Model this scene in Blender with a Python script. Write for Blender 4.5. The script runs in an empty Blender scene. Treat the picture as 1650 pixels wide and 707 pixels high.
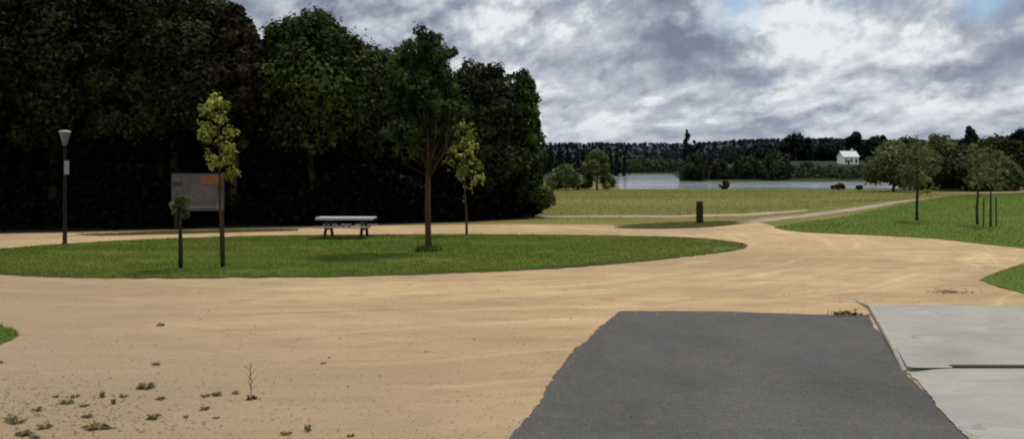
import bpy, math, random
import numpy as np
from mathutils import Vector
from mathutils.geometry import delaunay_2d_cdt

random.seed(7)
rng = np.random.default_rng(11)
sc = bpy.context.scene
C = sc.collection
F, H, HX, HY = 1429.0, 2.6, 825.0, 270.0       # focal length in photo pixels, eye height, principal column, horizon row
PI = math.pi

# ------------------------------------------------------------------ terrain
def sst(a, b, x):
    t = np.clip((np.asarray(x, float) - a) / (b - a), 0, 1)
    return t * t * (3 - 2 * t)

def zt(X, Y):
    X = np.asarray(X, float); Y = np.asarray(Y, float)
    z = np.zeros(np.broadcast(X, Y).shape)
    d2 = ((X - 41) ** 2 + (Y - 50) ** 2) / 26.0 ** 2
    z = z + 1.35 * np.clip(1 - d2, 0, 1) ** 2                                  # grassy bank on the right
    z = z - 0.35 * sst(60, 125, Y) * (1 - sst(46, 70, X))                       # the meadow falls a little to the lake
    Yc = np.maximum(Y, 1)
    r = X / Yc
    wob = 4 * np.sin(X * .11) + 3 * np.sin(X * .31 + 1)
    far = 215 + (455 - 215) * (1 - sst(.178, .192, r)) + wob
    basin = sst(0, 16, Y - 121 - .25 * wob) * sst(0, 16, far - Y) * sst(0, 12, X - (.088 * Y + 1.5)) * (1 - sst(78, 95, X - .1 * (Y - 125)))
    z = z - 2.0 * basin
    z = z + 5.0 * sst(222, 335, Y) * sst(.19, .27, r)                           # knoll with the white house
    ridge = 1 + .05 * np.sin(r * 9 + 1) + .03 * np.sin(r * 23)
    z = z + (36 + 5 * sst(.05, .35, r)) * ridge * sst(480, 1500, Y) * sst(-.9, .0, r + .5)
    return z

def zg(x, y): return float(zt(x, y))
def hit(px, py):
    """where the sight line through a photo pixel meets the terrain"""
    dx, dz = (px - HX) / F, (HY - py) / F
    Y = 3.0
    while Y < 3000:
        if H + dz * Y <= zg(dx * Y, Y):
            lo, hi = Y / 1.01, Y
            for _ in range(20):
                m = (lo + hi) / 2
                if H + dz * m <= zg(dx * m, m): hi = m
                else: lo = m
            return Vector((dx * hi, hi, zg(dx * hi, hi)))
        Y *= 1.01
    return Vector((dx * Y, Y, 0))
def P(px, py, z=0.0):
    Y = F * (H - z) / (py - HY)
    return ((px - HX) / F * Y, Y)
def at(px, D):
    x = (px - HX) / F * D
    return Vector((x, D, zg(x, D)))
def zpix(py, D): return H + (HY - py) / F * D

# ------------------------------------------------------------------ materials
def newmat(name):
    m = bpy.data.materials.new(name); m.use_nodes = True
    nt = m.node_tree; nt.nodes.clear()
    return m, nt
def nd(nt, t, **kw):
    n = nt.nodes.new(t)
    for k, v in kw.items():
        if k.startswith('i_'):
            n.inputs[int(k[2:]) if k[2:].isdigit() else k[2:]].default_value = v
        else: setattr(n, k, v)
    return n
def L(nt, a, b): nt.links.new(a, b)
def math_(nt, op, a, b=None, clamp=False):
    n = nd(nt, 'ShaderNodeMath', operation=op); n.use_clamp = clamp
    for i, v in enumerate((a, b)):
        if v is None: continue
        if isinstance(v, (int, float)): n.inputs[i].default_value = v
        else: L(nt, v, n.inputs[i])
    return n.outputs[0]
def mixc(nt, f, a, b, blend='MIX'):
    n = nd(nt, 'ShaderNodeMix', data_type='RGBA', blend_type=blend)
    for i, v in ((0, f), (6, a), (7, b)):
        if isinstance(v, (int, float)): n.inputs[i].default_value = v
        elif isinstance(v, tuple): n.inputs[i].default_value = (*v[:3], 1)
        else: L(nt, v, n.inputs[i])
    return n.outputs[2]
def ramp(nt, f, stops):
    n = nd(nt, 'ShaderNodeValToRGB')
    e = n.color_ramp.elements
    while len(e) < len(stops): e.new(.5)
    for i, (p, c) in enumerate(stops):
        e[i].position = p; e[i].color = (c, c, c, 1) if isinstance(c, (int, float)) else (*c, 1)
    L(nt, f, n.inputs[0]); return n.outputs[0]
def pos(nt, scale=(1, 1, 1), rotz=0.0):
    g = nd(nt, 'ShaderNodeNewGeometry')
    m = nd(nt, 'ShaderNodeMapping'); m.inputs['Scale'].default_value = scale; m.inputs['Rotation'].default_value = (0, 0, rotz)
    L(nt, g.outputs['Position'], m.inputs[0]); return m.outputs[0]
def noise(nt, vec, scale, detail=5, rough=.6, dist=0.0):
    n = nd(nt, 'ShaderNodeTexNoise'); n.inputs['Scale'].default_value = scale; n.inputs['Detail'].default_value = detail
    n.inputs['Roughness'].default_value = rough; n.inputs['Distortion'].default_value = dist
    if vec is not None: L(nt, vec, n.inputs['Vector'])
    return n.outputs['Fac']
def bump(nt, h, strength=.3, dist=.02):
    b = nd(nt, 'ShaderNodeBump'); b.inputs['Strength'].default_value = strength; b.inputs['Distance'].default_value = dist
    L(nt, h, b.inputs['Height']); return b.outputs[0]
def finish(nt, col, rough=.8, nrm=None, spec=.3, trans=0.0, tcol=None):
    p = nd(nt, 'ShaderNodeBsdfPrincipled')
    if isinstance(col, tuple): p.inputs['Base Color'].default_value = (*col, 1)
    else: L(nt, col, p.inputs['Base Color'])
    if isinstance(rough, (int, float)): p.inputs['Roughness'].default_value = rough
    else: L(nt, rough, p.inputs['Roughness'])
    p.inputs['Specular IOR Level'].default_value = spec
    if nrm is not None: L(nt, nrm, p.inputs['Normal'])
    out = nd(nt, 'ShaderNodeOutputMaterial')
    if trans:
        t = nd(nt, 'ShaderNodeBsdfTranslucent')
        c = tcol or col
        if isinstance(c, tuple): t.inputs[0].default_value = (*c, 1)
        else: L(nt, c, t.inputs[0])
        mx = nd(nt, 'ShaderNodeMixShader'); mx.inputs[0].default_value = trans
        L(nt, p.outputs[0], mx.inputs[1]); L(nt, t.outputs[0], mx.inputs[2]); L(nt, mx.outputs[0], out.inputs[0])
    else: L(nt, p.outputs[0], out.inputs[0])
    return p
def leafmat(name, dark, light, trans=.15, rough=.7, spec=.05):
    m, nt = newmat(name)
    a = nd(nt, 'ShaderNodeAttribute', attribute_name='v')
    c = mixc(nt, a.outputs['Fac'], dark, light)
    finish(nt, c, rough, None, spec, trans)
    return m
def plain(name, col, rough=.7, var=.25, scale=6, spec=.3, bmp=.2):
    m, nt = newmat(name)
    tc = nd(nt, 'ShaderNodeTexCoord')
    n = noise(nt, tc.outputs['Object'], scale, 6)
    k = tuple(max(0, c * (1 - var)) for c in col); l = tuple(min(1, c * (1 + var)) for c in col)
    c = mixc(nt, ramp(nt, n, [(.3, 0.), (.7, 1.)]), k, l)
    finish(nt, c, rough, bump(nt, n, bmp, .01), spec)
    return m
def bark(name, col):
    m, nt = newmat(name)
    tc = nd(nt, 'ShaderNodeTexCoord'); mp = nd(nt, 'ShaderNodeMapping'); mp.inputs['Scale'].default_value = (9, 9, 1.6)
    L(nt, tc.outputs['Object'], mp.inputs[0])
    n = noise(nt, mp.outputs[0], 2.5, 6, .65)
    c = mixc(nt, ramp(nt, n, [(.3, 0.), (.7, 1.)]), tuple(x * .5 for x in col), tuple(min(1, x * 1.4) for x in col))
    finish(nt, c, .9, bump(nt, n, .6, .03), .1)
    return m

def m_sand():
    m, nt = newmat('sand_gravel')
    # wheel tracks sweep round the island: noise stretched along circles about a point in the island
    v = nd(nt, 'ShaderNodeVectorMath', operation='SUBTRACT'); L(nt, pos(nt), v.inputs[0]); v.inputs[1].default_value = (-6, 34, 0)
    sx = nd(nt, 'ShaderNodeSeparateXYZ'); L(nt, v.outputs[0], sx.inputs[0])
    ang = math_(nt, 'ARCTAN2', sx.outputs[0], sx.outputs[1])
    ln = nd(nt, 'ShaderNodeVectorMath', operation='LENGTH'); L(nt, v.outputs[0], ln.inputs[0])
    wv = noise(nt, pos(nt), .25, 3, .5)
    cb = nd(nt, 'ShaderNodeCombineXYZ'); L(nt, math_(nt, 'MULTIPLY', ang, 2.2), cb.inputs[0]); L(nt, math_(nt, 'ADD', math_(nt, 'MULTIPLY', ln.outputs['Value'], 1.5), math_(nt, 'MULTIPLY', wv, 2.5)), cb.inputs[1])
    trk = noise(nt, cb.outputs[0], 1.7, 6, .65, .25)
    big = noise(nt, pos(nt, (.10, .22, 1), .12), 1.0, 4, .6, .6)
    mid = noise(nt, pos(nt, (.55, 1.2, 1), -.1), 1.3, 8, .70, .4)
    fine = noise(nt, pos(nt), 22, 5, .8)
    grit = noise(nt, pos(nt), 85, 2, .6)
    c = mixc(nt, ramp(nt, big, [(.36, 0.), (.66, 1.)]), (.315, .218, .112), (.470, .326, .172))
    c = mixc(nt, math_(nt, 'MULTIPLY', ramp(nt, mid, [(.46, 0.), (.70, 1.)]), .75), c, (.21, .152, .095))
    c = mixc(nt, math_(nt, 'MULTIPLY', ramp(nt, trk, [(.54, 0.), (.66, 1.)]), .42), c, (.58, .43, .25))
    c = mixc(nt, math_(nt, 'MULTIPLY', ramp(nt, trk, [(.34, 1.), (.46, 0.)]), .4), c, (.25, .175, .105))
    c = mixc(nt, math_(nt, 'MULTIPLY', ramp(nt, fine, [(.52, 0.), (.72, 1.)]), .5), c, (.19, .138, .088))
    c = mixc(nt, math_(nt, 'MULTIPLY', ramp(nt, grit, [(.60, 0.), (.75, 1.)]), .5), c, (.56, .46, .33))
    # dustier and greyer where few wheels go, towards the near left
    g = nd(nt, 'ShaderNodeNewGeometry'); sg = nd(nt, 'ShaderNodeSeparateXYZ'); L(nt, g.outputs['Position'], sg.inputs[0])
    e = math_(nt, 'ADD', math_(nt, 'ADD', sg.outputs[0], math_(nt, 'MULTIPLY', sg.outputs[1], .9)), math_(nt, 'MULTIPLY', mid, 5))
    mr = nd(nt, 'ShaderNodeMapRange', interpolation_type='SMOOTHSTEP'); L(nt, e, mr.inputs[0]); mr.inputs[1].default_value = 4; mr.inputs[2].default_value = 19; mr.inputs[3].default_value = .85; mr.inputs[4].default_value = 0
    c = mixc(nt, mr.outputs[0], c, mixc(nt, ramp(nt, fine, [(.35, 0.), (.65, 1.)]), (.19, .145, .092), (.30, .226, .140)))
    hh = math_(nt, 'ADD', math_(nt, 'ADD', math_(nt, 'MULTIPLY', mid, .8), math_(nt, 'MULTIPLY', fine, .35)), math_(nt, 'MULTIPLY', trk, .8))
    finish(nt, c, .95, bump(nt, hh, .7, .07), .1)
    return m
def m_lawn(name='lawn_turf', g1=(.046, .080, .008), g2=(.076, .116, .012), dry=(.125, .112, .024), dryamt=.8):
    m, nt = newmat(name)
    big = noise(nt, pos(nt, (.12, .5, 1)), 1, 4, .6, .4)
    mid = noise(nt, pos(nt, (.6, 1.4, 1)), 1.3, 6, .7)
    fine = noise(nt, pos(nt), 18, 4, .7)
    c = mixc(nt, ramp(nt, mid, [(.35, 0.), (.65, 1.)]), g1, g2)
    c = mixc(nt, math_(nt, 'MULTIPLY', ramp(nt, big, [(.42, 0.), (.68, 1.)]), dryamt), c, dry)
    c = mixc(nt, math_(nt, 'MULTIPLY', ramp(nt, fine, [(.50, 0.), (.74, 1.)]), .6), c, (.014, .022, .006))
    finish(nt, c, .9, bump(nt, fine, .7, .05), .08)
    return m
def m_field():
    m, nt = newmat('meadow_and_hazy_hill')
    g = nd(nt, 'ShaderNodeNewGeometry'); sx = nd(nt, 'ShaderNodeSeparateXYZ'); L(nt, g.outputs['Position'], sx.inputs[0])
    b = noise(nt, pos(nt, (.03, .10, 1), .1), 1, 5, .6, .5)
    mid = noise(nt, pos(nt, (.12, .6, 1)), 1.2, 6, .7)
    fine = noise(nt, pos(nt), 3.5, 5, .7)
    c = mixc(nt, ramp(nt, b, [(.38, 0.), (.62, 1.)]), (.120, .118, .028), (.180, .145, .044))
    c = mixc(nt, math_(nt, 'MULTIPLY', ramp(nt, mid, [(.45, 0.), (.7, 1.)]), .6), c, (.062, .072, .017))
    c = mixc(nt, math_(nt, 'MULTIPLY', ramp(nt, fine, [(.5, 0.), (.72, 1.)]), .5), c, (.075, .074, .022))
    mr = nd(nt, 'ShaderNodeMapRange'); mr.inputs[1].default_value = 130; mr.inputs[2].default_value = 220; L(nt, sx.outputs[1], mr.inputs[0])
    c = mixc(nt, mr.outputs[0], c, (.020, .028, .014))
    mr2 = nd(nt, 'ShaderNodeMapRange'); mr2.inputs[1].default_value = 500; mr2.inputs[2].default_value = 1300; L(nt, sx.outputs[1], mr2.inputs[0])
    c = mixc(nt, mr2.outputs[0], c, (.018, .026, .032))  # bluish haze painted into the far hill colour by distance
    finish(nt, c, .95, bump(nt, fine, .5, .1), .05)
    return m
def m_asphalt():
    m, nt = newmat('asphalt')
    big = noise(nt, pos(nt, (.5, .35, 1)), 1, 6, .65, .6)
    lane = noise(nt, pos(nt, (1.6, .12, 1), -.22), 1, 4, .6, .3)
    blot = noise(nt, pos(nt), 5, 6, .75)
    fine = noise(nt, pos(nt), 24, 4, .85)
    grit = noise(nt, pos(nt), 70, 2, .6)
    dust = noise(nt, pos(nt, (.8, 1.6, 1)), 2.2, 7, .75, .5)
    c = mixc(nt, ramp(nt, big, [(.32, 0.), (.66, 1.)]), (.054, .0525, .048), (.088, .084, .076))
    c = mixc(nt, math_(nt, 'MULTIPLY', ramp(nt, lane, [(.5, 0.), (.66, 1.)]), .5), c, (.062, .060, .058))
    c = mixc(nt, math_(nt, 'MULTIPLY', ramp(nt, blot, [(.5, 0.), (.7, 1.)]), .55), c, (.046, .045, .043))
    c = mixc(nt, math_(nt, 'MULTIPLY', ramp(nt, fine, [(.50, 0.), (.64, 1.)]), .7), c, (.026, .026, .025))
    c = mixc(nt, math_(nt, 'MULTIPLY', ramp(nt, grit, [(.56, 0.), (.68, 1.)]), .6), c, (.17, .165, .15))
    c = mixc(nt, math_(nt, 'MULTIPLY', ramp(nt, dust, [(.54, 0.), (.74, 1.)]), .45), c, (.15, .118, .085))
    finish(nt, c, .9, bump(nt, math_(nt, 'ADD', math_(nt, 'ADD', fine, grit), blot), .7, .015), .15)
    return m
def m_concrete():
    m, nt = newmat('weathered_concrete')
    big = noise(nt, pos(nt, (.7, .7, 1)), 1, 6, .65, .4)
    st = noise(nt, pos(nt, (.4, 2.2, 1)), 1.4, 6, .7, .3)
    fine = noise(nt, pos(nt), 40, 4, .75)
    c = mixc(nt, ramp(nt, big, [(.3, 0.), (.7, 1.)]), (.205, .198, .168), (.315, .302, .258))
    c = mixc(nt, math_(nt, 'MULTIPLY', ramp(nt, st, [(.52, 0.), (.74, 1.)]), .5), c, (.145, .14, .12))
    c = mixc(nt, math_(nt, 'MULTIPLY', ramp(nt, fine, [(.55, 0.), (.75, 1.)]), .4), c, (.16, .155, .14))
    por = noise(nt, pos(nt), 14, 5, .8)
    c = mixc(nt, math_(nt, 'MULTIPLY', ramp(nt, por, [(.56, 0.), (.72, 1.)]), .5), c, (.145, .137, .118))
    vo = nd(nt, 'ShaderNodeTexVoronoi', feature='DISTANCE_TO_EDGE'); vo.inputs['Scale'].default_value = .42
    wq = nd(nt, 'ShaderNodeTexNoise'); wq.inputs['Scale'].default_value = 1.3; wq.inputs['Detail'].default_value = 6; L(nt, pos(nt), wq.inputs['Vector'])
    wa = nd(nt, 'ShaderNodeVectorMath', operation='ADD'); L(nt, pos(nt), wa.inputs[0]); L(nt, wq.outputs['Color'], wa.inputs[1]); L(nt, wa.outputs[0], vo.inputs['Vector'])
    ck = math_(nt, 'MULTIPLY', ramp(nt, vo.outputs['Distance'], [(.0, 1.), (.012, 0.)]), ramp(nt, big, [(.48, 0.), (.56, .6)]))
    c = mixc(nt, ck, c, (.10, .095, .085))
    finish(nt, c, .85, bump(nt, math_(nt, 'ADD', fine, por), .5, .012), .2)
    return m
def m_water():
    m, nt = newmat('lake_water')
    n = noise(nt, pos(nt, (.25, 1.2, 1)), 1.1, 5, .65)
    n2 = noise(nt, pos(nt, (.02, .12, 1)), 1., 4, .6)
    r = ramp(nt, n2, [(.35, .05), (.7, .16)])
    finish(nt, (.42, .455, .48), r, bump(nt, n, .06, .02), 1.0)
    return m
M = {}
M['sand'] = m_sand(); M['lawn'] = m_lawn(); M['field'] = m_field(); M['asphalt'] = m_asphalt(); M['concrete'] = m_concrete(); M['water'] = m_water()
M['bank'] = m_lawn('bank_turf', (.050, .092, .009), (.082, .130, .014), (.115, .122, .022), .65)
M['verge'] = m_lawn('verge_turf', (.040, .042, .011), (.070, .062, .018), (.105, .078, .032), .6)
M['floor'] = plain('shade_black_litter', (.007, .0055, .004), .95, .5, 3)  # woodland shade put into the litter colour, hence near-black
M['track'] = plain('worn_earth_track', (.26, .19, .13), .95, .3, .8)
M['wood_dark'] = plain('dark_stained_timber', (.020, .0125, .008), .75, .4, 12)
M['bark'] = bark('brown_bark', (.050, .036, .022)); M['bark_pale'] = bark('pale_grey_bark', (.16, .15, .135)); M['bark_red'] = bark('reddish_brown_bark', (.058, .043, .024))
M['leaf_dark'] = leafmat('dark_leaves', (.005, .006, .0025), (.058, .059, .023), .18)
M['leaf_brown'] = leafmat('bronze_leaves', (.006, .0055, .003), (.062, .052, .024), .18)
M['leaf_green'] = leafmat('green_leaves', (.007, .012, .003), (.088, .122, .023), .24)
M['leaf_mid'] = leafmat('mid_green_leaves', (.006, .010, .003), (.064, .078, .025), .2)
M['leaf_young'] = leafmat('fresh_lime_leaves', (.085, .105, .014), (.42, .46, .095), .5)
M['leaf_vase'] = leafmat('bluish_green_leaves', (.010, .020, .006), (.074, .122, .030), .28)
M['leaf_grey'] = leafmat('grey_green_leaves', (.050, .064, .022), (.20, .235, .085), .35)
M['leaf_far'] = leafmat('distant_leaves', (.010, .015, .006), (.062, .078, .030), .15)
M['leaf_conifer'] = leafmat('conifer_needles', (.006, .010, .009), (.018, .025, .021), .05)
M['leaf_under'] = leafmat('shade_black_undergrowth', (.0012, .0013, .0009), (.0055, .0055, .0027), .05)  # near-black leaf colour carries the shade under the wood
M['grass_blade'] = leafmat('lawn_blades', (.048, .082, .008), (.150, .195, .026), .35)
M['grass_dry'] = leafmat('dry_meadow_blades', (.125, .122, .029), (.19, .172, .048), .3)
M['weed'] = leafmat('weed_leaves', (.105, .092, .045), (.22, .185, .10), .35)
M['weed_dry'] = leafmat('withered_weed', (.050, .034, .018), (.12, .085, .045), .1)
M['pebble'] = leafmat('pebbles', (.13, .10, .065), (.34, .26, .18), 0, .9)
M['white'] = plain('white_render', (.74, .73, .69), .8, .08, 1)
M['slate'] = plain('pale_slate', (.46, .46, .47), .6, .12, 2)
M['window'] = plain('dark_window_glass', (.02, .025, .03), .15, .2, 2, .5, 0)
M['steel'] = plain('dark_painted_steel', (.009, .008, .008), .6, .2, 20, .2, .02)
M['lampglass'] = plain('frosted_lamp_glass', (.145, .145, .15), .4, .06, 8, .5, .02)
M['plate'] = plain('pale_plate', (.24, .24, .23), .5, .1, 6)
M['table'] = plain('pale_lilac_boards', (.42, .40, .45), .5, .18, 9)
M['bench'] = plain('weathered_bench_boards', (.20, .155, .145), .6, .25, 9)
M['dust'] = plain('sandy_dust', (.25, .225, .175), .95, .2, 12)
M['kerb'] = plain('kerb_concrete', (.27, .255, .20), .85, .2, 5)

# ------------------------------------------------------------------ mesh helpers
def mesh_np(name, V, Q, v=None, smooth=False):
    me = bpy.data.meshes.new(name)
    V = np.asarray(V, np.float32); Q = np.asarray(Q, np.int32); k = Q.shape[1]
    me.vertices.add(len(V)); me.vertices.foreach_set('co', V.ravel())
    me.loops.add(Q.size); me.loops.foreach_set('vertex_index', Q.ravel())
    me.polygons.add(len(Q)); me.polygons.foreach_set('loop_start', np.arange(0, Q.size, k, dtype=np.int32))
    me.update(calc_edges=True)
    if v is not None:
        a = me.attributes.new('v', 'FLOAT', 'POINT'); a.data.foreach_set('value', np.asarray(v, np.float32))
    if smooth: me.polygons.foreach_set('use_smooth', np.ones(len(Q), bool))
    me.validate(); return me
class MB:
    def __init__(s): s.v = []; s.f = []
    def add(s, vs, fs):
        o = len(s.v); s.v += [tuple(p) for p in vs]; s.f += [tuple(i + o for i in f) for f in fs]; return s
    def box(s, c, d, rz=0.0, ch=0.0, taper=0.0):
        """box with chamfered upright edges and top"""
        x, y, z = [q / 2 for q in d]; ch = min(ch, .45 * min(d))
        def ring(xx, yy, zz, k):
            if k <= 0: return [(xx, yy, zz), (-xx, yy, zz), (-xx, -yy, zz), (xx, -yy, zz)]
            return [(xx, yy - k, zz), (xx - k, yy, zz), (-xx + k, yy, zz), (-xx, yy - k, zz), (-xx, -yy + k, zz), (-xx + k, -yy, zz), (xx - k, -yy, zz), (xx, -yy + k, zz)]
        rs = [ring(x, y, -z, ch)]
        t = 1 - taper
        if ch > 0: rs += [ring(x * t, y * t, z - ch, ch), ring(x * t - ch, y * t - ch, z, ch * .5)]
        else: rs += [ring(x * t, y * t, z, 0)]
        n = len(rs[0]); cs, sn = math.cos(rz), math.sin(rz)
        vs = [(c[0] + p[0] * cs - p[1] * sn, c[1] + p[0] * sn + p[1] * cs, c[2] + p[2]) for r in rs for p in r]
        fs = [tuple(reversed(range(n))), tuple(range(n * (len(rs) - 1), n * len(rs)))]
        for k in range(len(rs) - 1):
            for i in range(n): fs.append((k * n + i, k * n + (i + 1) % n, (k + 1) * n + (i + 1) % n, (k + 1) * n + i))
        return s.add(vs, fs)
    def tube(s, pts, rad, n=7):
        pts = [Vector(p) for p in pts]; vs = []; fs = []
        for i, p in enumerate(pts):
            d = (pts[min(i + 1, len(pts) - 1)] - pts[max(i - 1, 0)]).normalized()
            a = d.orthogonal().normalized() if abs(d.z) < .99 else Vector((1, 0, 0))
            a = (a - d * a.dot(d)).normalized(); b = d.cross(a)
            for k in range(n):
                t = 2 * PI * k / n; vs.append(p + (a * math.cos(t) + b * math.sin(t)) * rad[i])
        for i in range(len(pts) - 1):
            for k in range(n): fs.append((i * n + k, i * n + (k + 1) % n, (i + 1) * n + (k + 1) % n, (i + 1) * n + k))
        fs += [tuple(reversed(range(n))), tuple(range(len(vs) - n, len(vs)))]
        return s.add(vs, fs)
    def lathe(s, prof, n=20, c=(0, 0, 0)):
        vs = [(c[0] + r * math.cos(2 * PI * k / n), c[1] + r * math.sin(2 * PI * k / n), c[2] + z) for r, z in prof for k in range(n)]
        fs = [(i * n + k, i * n + (k + 1) % n, (i + 1) * n + (k + 1) % n, (i + 1) * n + k) for i in range(len(prof) - 1) for k in range(n)]
        fs += [tuple(reversed(range(n))), tuple(range(len(vs) - n, len(vs)))]
        return s.add(vs, fs)
    def build(s, name, mat, parent=None, smooth=False, loc=None):
        me = bpy.data.meshes.new(name); me.from_pydata(s.v, [], s.f); me.update()
        if smooth: me.polygons.foreach_set('use_smooth', np.ones(len(me.polygons), bool))
        return obj(name, me, mat, parent, loc)
def obj(name, me, mat, parent=None, loc=None):
    o = bpy.data.objects.new(name, me); C.objects.link(o)
    if not me.materials: me.materials.append(mat)
    if parent is not None: o.parent = parent
    if loc is not None: o.location = loc
    return o
def tag(o, label=None, cat=None, group=None, kind=None):
    if label: o['label'] = label
    if cat: o['category'] = cat
    if group: o['group'] = group
    if kind: o['kind'] = kind
    return o
def thing(name, label, cat, loc, rz=0.0, group=None):
    o = bpy.data.objects.new(name, None); C.objects.link(o); o.location = loc; o.rotation_euler = (0, 0, rz)
    o.empty_display_size = .2
    return tag(o, label, cat, group)
def dup(root, loc, label, rz=0.0, s=1.0):
    r = root.copy(); C.objects.link(r); r.location = loc; r.rotation_euler = (0, 0, rz); r.scale = (s, s, s); r['label'] = label
    for ch in list(root.children):
        c = ch.copy(); C.objects.link(c); c.parent = r
    return r

# ------------------------------------------------------------------ sheets on the ground
def ragged(pts, step=.35, amp=.05, seed=0, closed=True):
    r = random.Random(seed); out = []; n = len(pts); ph = [r.uniform(0, 6.3) for _ in range(12)]; S = 0.0
    for i in range(n if closed else n - 1):
        a = Vector(pts[i]); b = Vector(pts[(i + 1) % n]); d = (b - a); ln = d.length
        k = max(1, min(500, int(ln / step))); nn = Vector((-d.y, d.x)).normalized() if ln > 0 else Vector((0, 0))
        for j in range(k):
            q = a + d * (j / k); s = S + ln * j / k
            w = sum(math.sin(s * f / step * .22 + ph[m]) * f ** -.7 for m, f in enumerate((.35, .8, 1.7, 3.1, 5.3)))
            fade = min(1, j / 2, (k - j) / 2)
            q = q + nn * (amp * (w * .8 + r.gauss(0, .45)) * fade)
            out.append((q.x, q.y))
        S += ln
    return out
def smoothpoly(pts, it=2):
    for _ in range(it):
        o = []
        for i in range(len(pts)):
            a, b = pts[i], pts[(i + 1) % len(pts)]
            o += [(a[0] * .75 + b[0] * .25, a[1] * .75 + b[1] * .25), (a[0] * .25 + b[0] * .75, a[1] * .25 + b[1] * .75)]
        pts = o
    return pts
def grow(poly, d):
    n = len(poly); out = []
    ar = sum(poly[i][0] * poly[(i + 1) % n][1] - poly[(i + 1) % n][0] * poly[i][1] for i in range(n)); sg = 1 if ar > 0 else -1
    for i in range(n):
        a = Vector(poly[i - 1]); b = Vector(poly[(i + 1) % n]); t_ = (b - a).normalized(); out.append((poly[i][0] + t_.y * d * sg, poly[i][1] - t_.x * d * sg))
    return out
def inside(poly, X, Y):
    X = np.asarray(X); Y = np.asarray(Y); r = np.zeros(X.shape, bool); n = len(poly)
    for i in range(n):
        x0, y0 = poly[i]; x1, y1 = poly[(i + 1) % n]
        if y0 == y1: continue
        c = ((y0 > Y) != (y1 > Y)) & (X < (x1 - x0) * (Y - y0) / (y1 - y0) + x0); r ^= c
    return r
def sheet(name, poly, off, mat, grid=None, kind='structure', drop=.0):
    pts = [Vector(p) for p in poly]; nb = len(pts)
    if grid:
        xs = [p[0] for p in poly]; ys = [p[1] for p in poly]
        gx, gy = np.meshgrid(np.arange(min(xs), max(xs), grid), np.arange(min(ys), max(ys), grid))
        m = inside(poly, gx, gy); pts += [Vector((float(a), float(b))) for a, b in zip(gx[m], gy[m])]
    v, e, f, *_ = delaunay_2d_cdt(pts, [], [list(range(nb))], 1, 1e-5)
    zs = zt(np.array([p.x for p in v]), np.array([p.y for p in v])) + off
    me = bpy.data.meshes.new(name)
    me.from_pydata([(p.x, p.y, float(z)) for p, z in zip(v, zs)], [], f); me.update()
    if sum(p.normal.z for p in me.polygons) < 0: me.flip_normals()
    me.polygons.foreach_set('use_smooth', np.ones(len(me.polygons), bool))
    o = obj(name, me, mat); tag(o, kind=kind); return o

# ground: one sheet to the horizon
u = np.linspace(-1, 1, 301); gx = 40 * np.sinh(u * 5.2) / np.sinh(5.2) * 75
gx = 3000 * np.sinh(u * 5.6) / np.sinh(5.6) + 15
t = np.linspace(0, 1, 280); gy = -60 + 4060 * np.sinh(t * 4.6) / np.sinh(4.6)
GX, GY = np.meshgrid(gx, gy); GZ = zt(GX, GY)
idx = np.arange(GX.size).reshape(GX.shape)
Q = np.stack([idx[:-1, :-1], idx[:-1, 1:], idx[1:, 1:], idx[1:, :-1]], -1).reshape(-1, 4)
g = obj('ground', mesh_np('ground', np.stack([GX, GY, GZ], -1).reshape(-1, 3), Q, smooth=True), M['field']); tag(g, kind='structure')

def PP(l): return [P(*q) for q in l]
# lake surface
lk = [(8, 112), (90, 112), (118, 150), (150, 235), (100, 240), (95, 480), (30, 480), (14, 200)]
LZ = -.72
me = bpy.data.meshes.new('lake'); me.from_pydata([(x, y, LZ) for x, y in lk], [], [tuple(range(len(lk)))]); me.update()
tag(obj('lake', me, M['water']), kind='structure')

# sand forecourt and ring path
back = [(-420, 381), (0, 377), (240, 371), (420, 367), (640, 363), (830, 361), (985, 362), (1010, 366), (1130, 365), (1165, 361), (1215, 358)]
right = [(1262, 361), (1290, 356)]
sandpoly = PP(back + [(1235, 361), (1250, 368), (1400, 378), (1500, 383), (1650, 399), (1900, 425)]) + [(25, 12), (25, -25), (-40, -25), (-60, 30)]
sheet('sand_forecourt', ragged(sandpoly, .5, .06, 1), .004, M['sand'], None)
tp = PP([(1200, 361), (1240, 357), (1300, 350), (1400, 342), (1528, 329.5), (1560, 325), (1530, 327.5), (1400, 337.5), (1300, 345), (1235, 351), (1180, 358)])
sheet('branch_path', ragged(tp, .6, .08, 2), .012, M['track'], 1.2)
tr2 = PP([(860, 351), (960, 350), (1080, 351), (1200, 348), (1300, 341), (1300, 339), (1200, 344.5), (1080, 347.5), (960, 347), (860, 348)])
sheet('meadow_track', ragged(tr2, .6, .12, 3), .007, M['track'], 1.5)
# lawns
isl = smoothpoly(PP([(-420, 440), (-200, 422), (0, 402), (100, 393.5), (200, 388), (300, 383.5), (480, 379.5), (660, 378), (800, 378), (1000, 380), (1110, 383), (1175, 389), (1204, 396), (1175, 405), (1100, 414), (1000, 424), (850, 435), (600, 444), (300, 449), (100, 447), (0, 441), (-200, 432)]), 2)
sheet('island_lawn', ragged(grow(isl, -.10), .15, .09, 4), .02, M['lawn'])
strip = PP([(120, 378), (250, 373.5), (400, 370.5), (480, 369.5), (480, 372), (400, 374), (250, 378), (160, 380)])
sheet('verge_strip', ragged(strip, .3, .05, 5), .012, M['verge'])
hump = PP([(985, 367.5), (1010, 363), (1070, 359), (1140, 357), (1190, 356.5), (1210, 359), (1150, 366), (1090, 368.5), (1040, 369)])
sheet('worn_verge', ragged(smoothpoly(hump, 1), .3, .05, 6), .009, M['verge'])
bank = PP([(1248, 367.5), (1300, 358), (1400, 345.5), (1528, 332), (1562, 327)]) + [(52, 80), (75, 90), (95, 60), (70, 30), (40, 22)] + PP([(1900, 426), (1650, 400), (1500, 384), (1400, 379), (1290, 374)])
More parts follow.
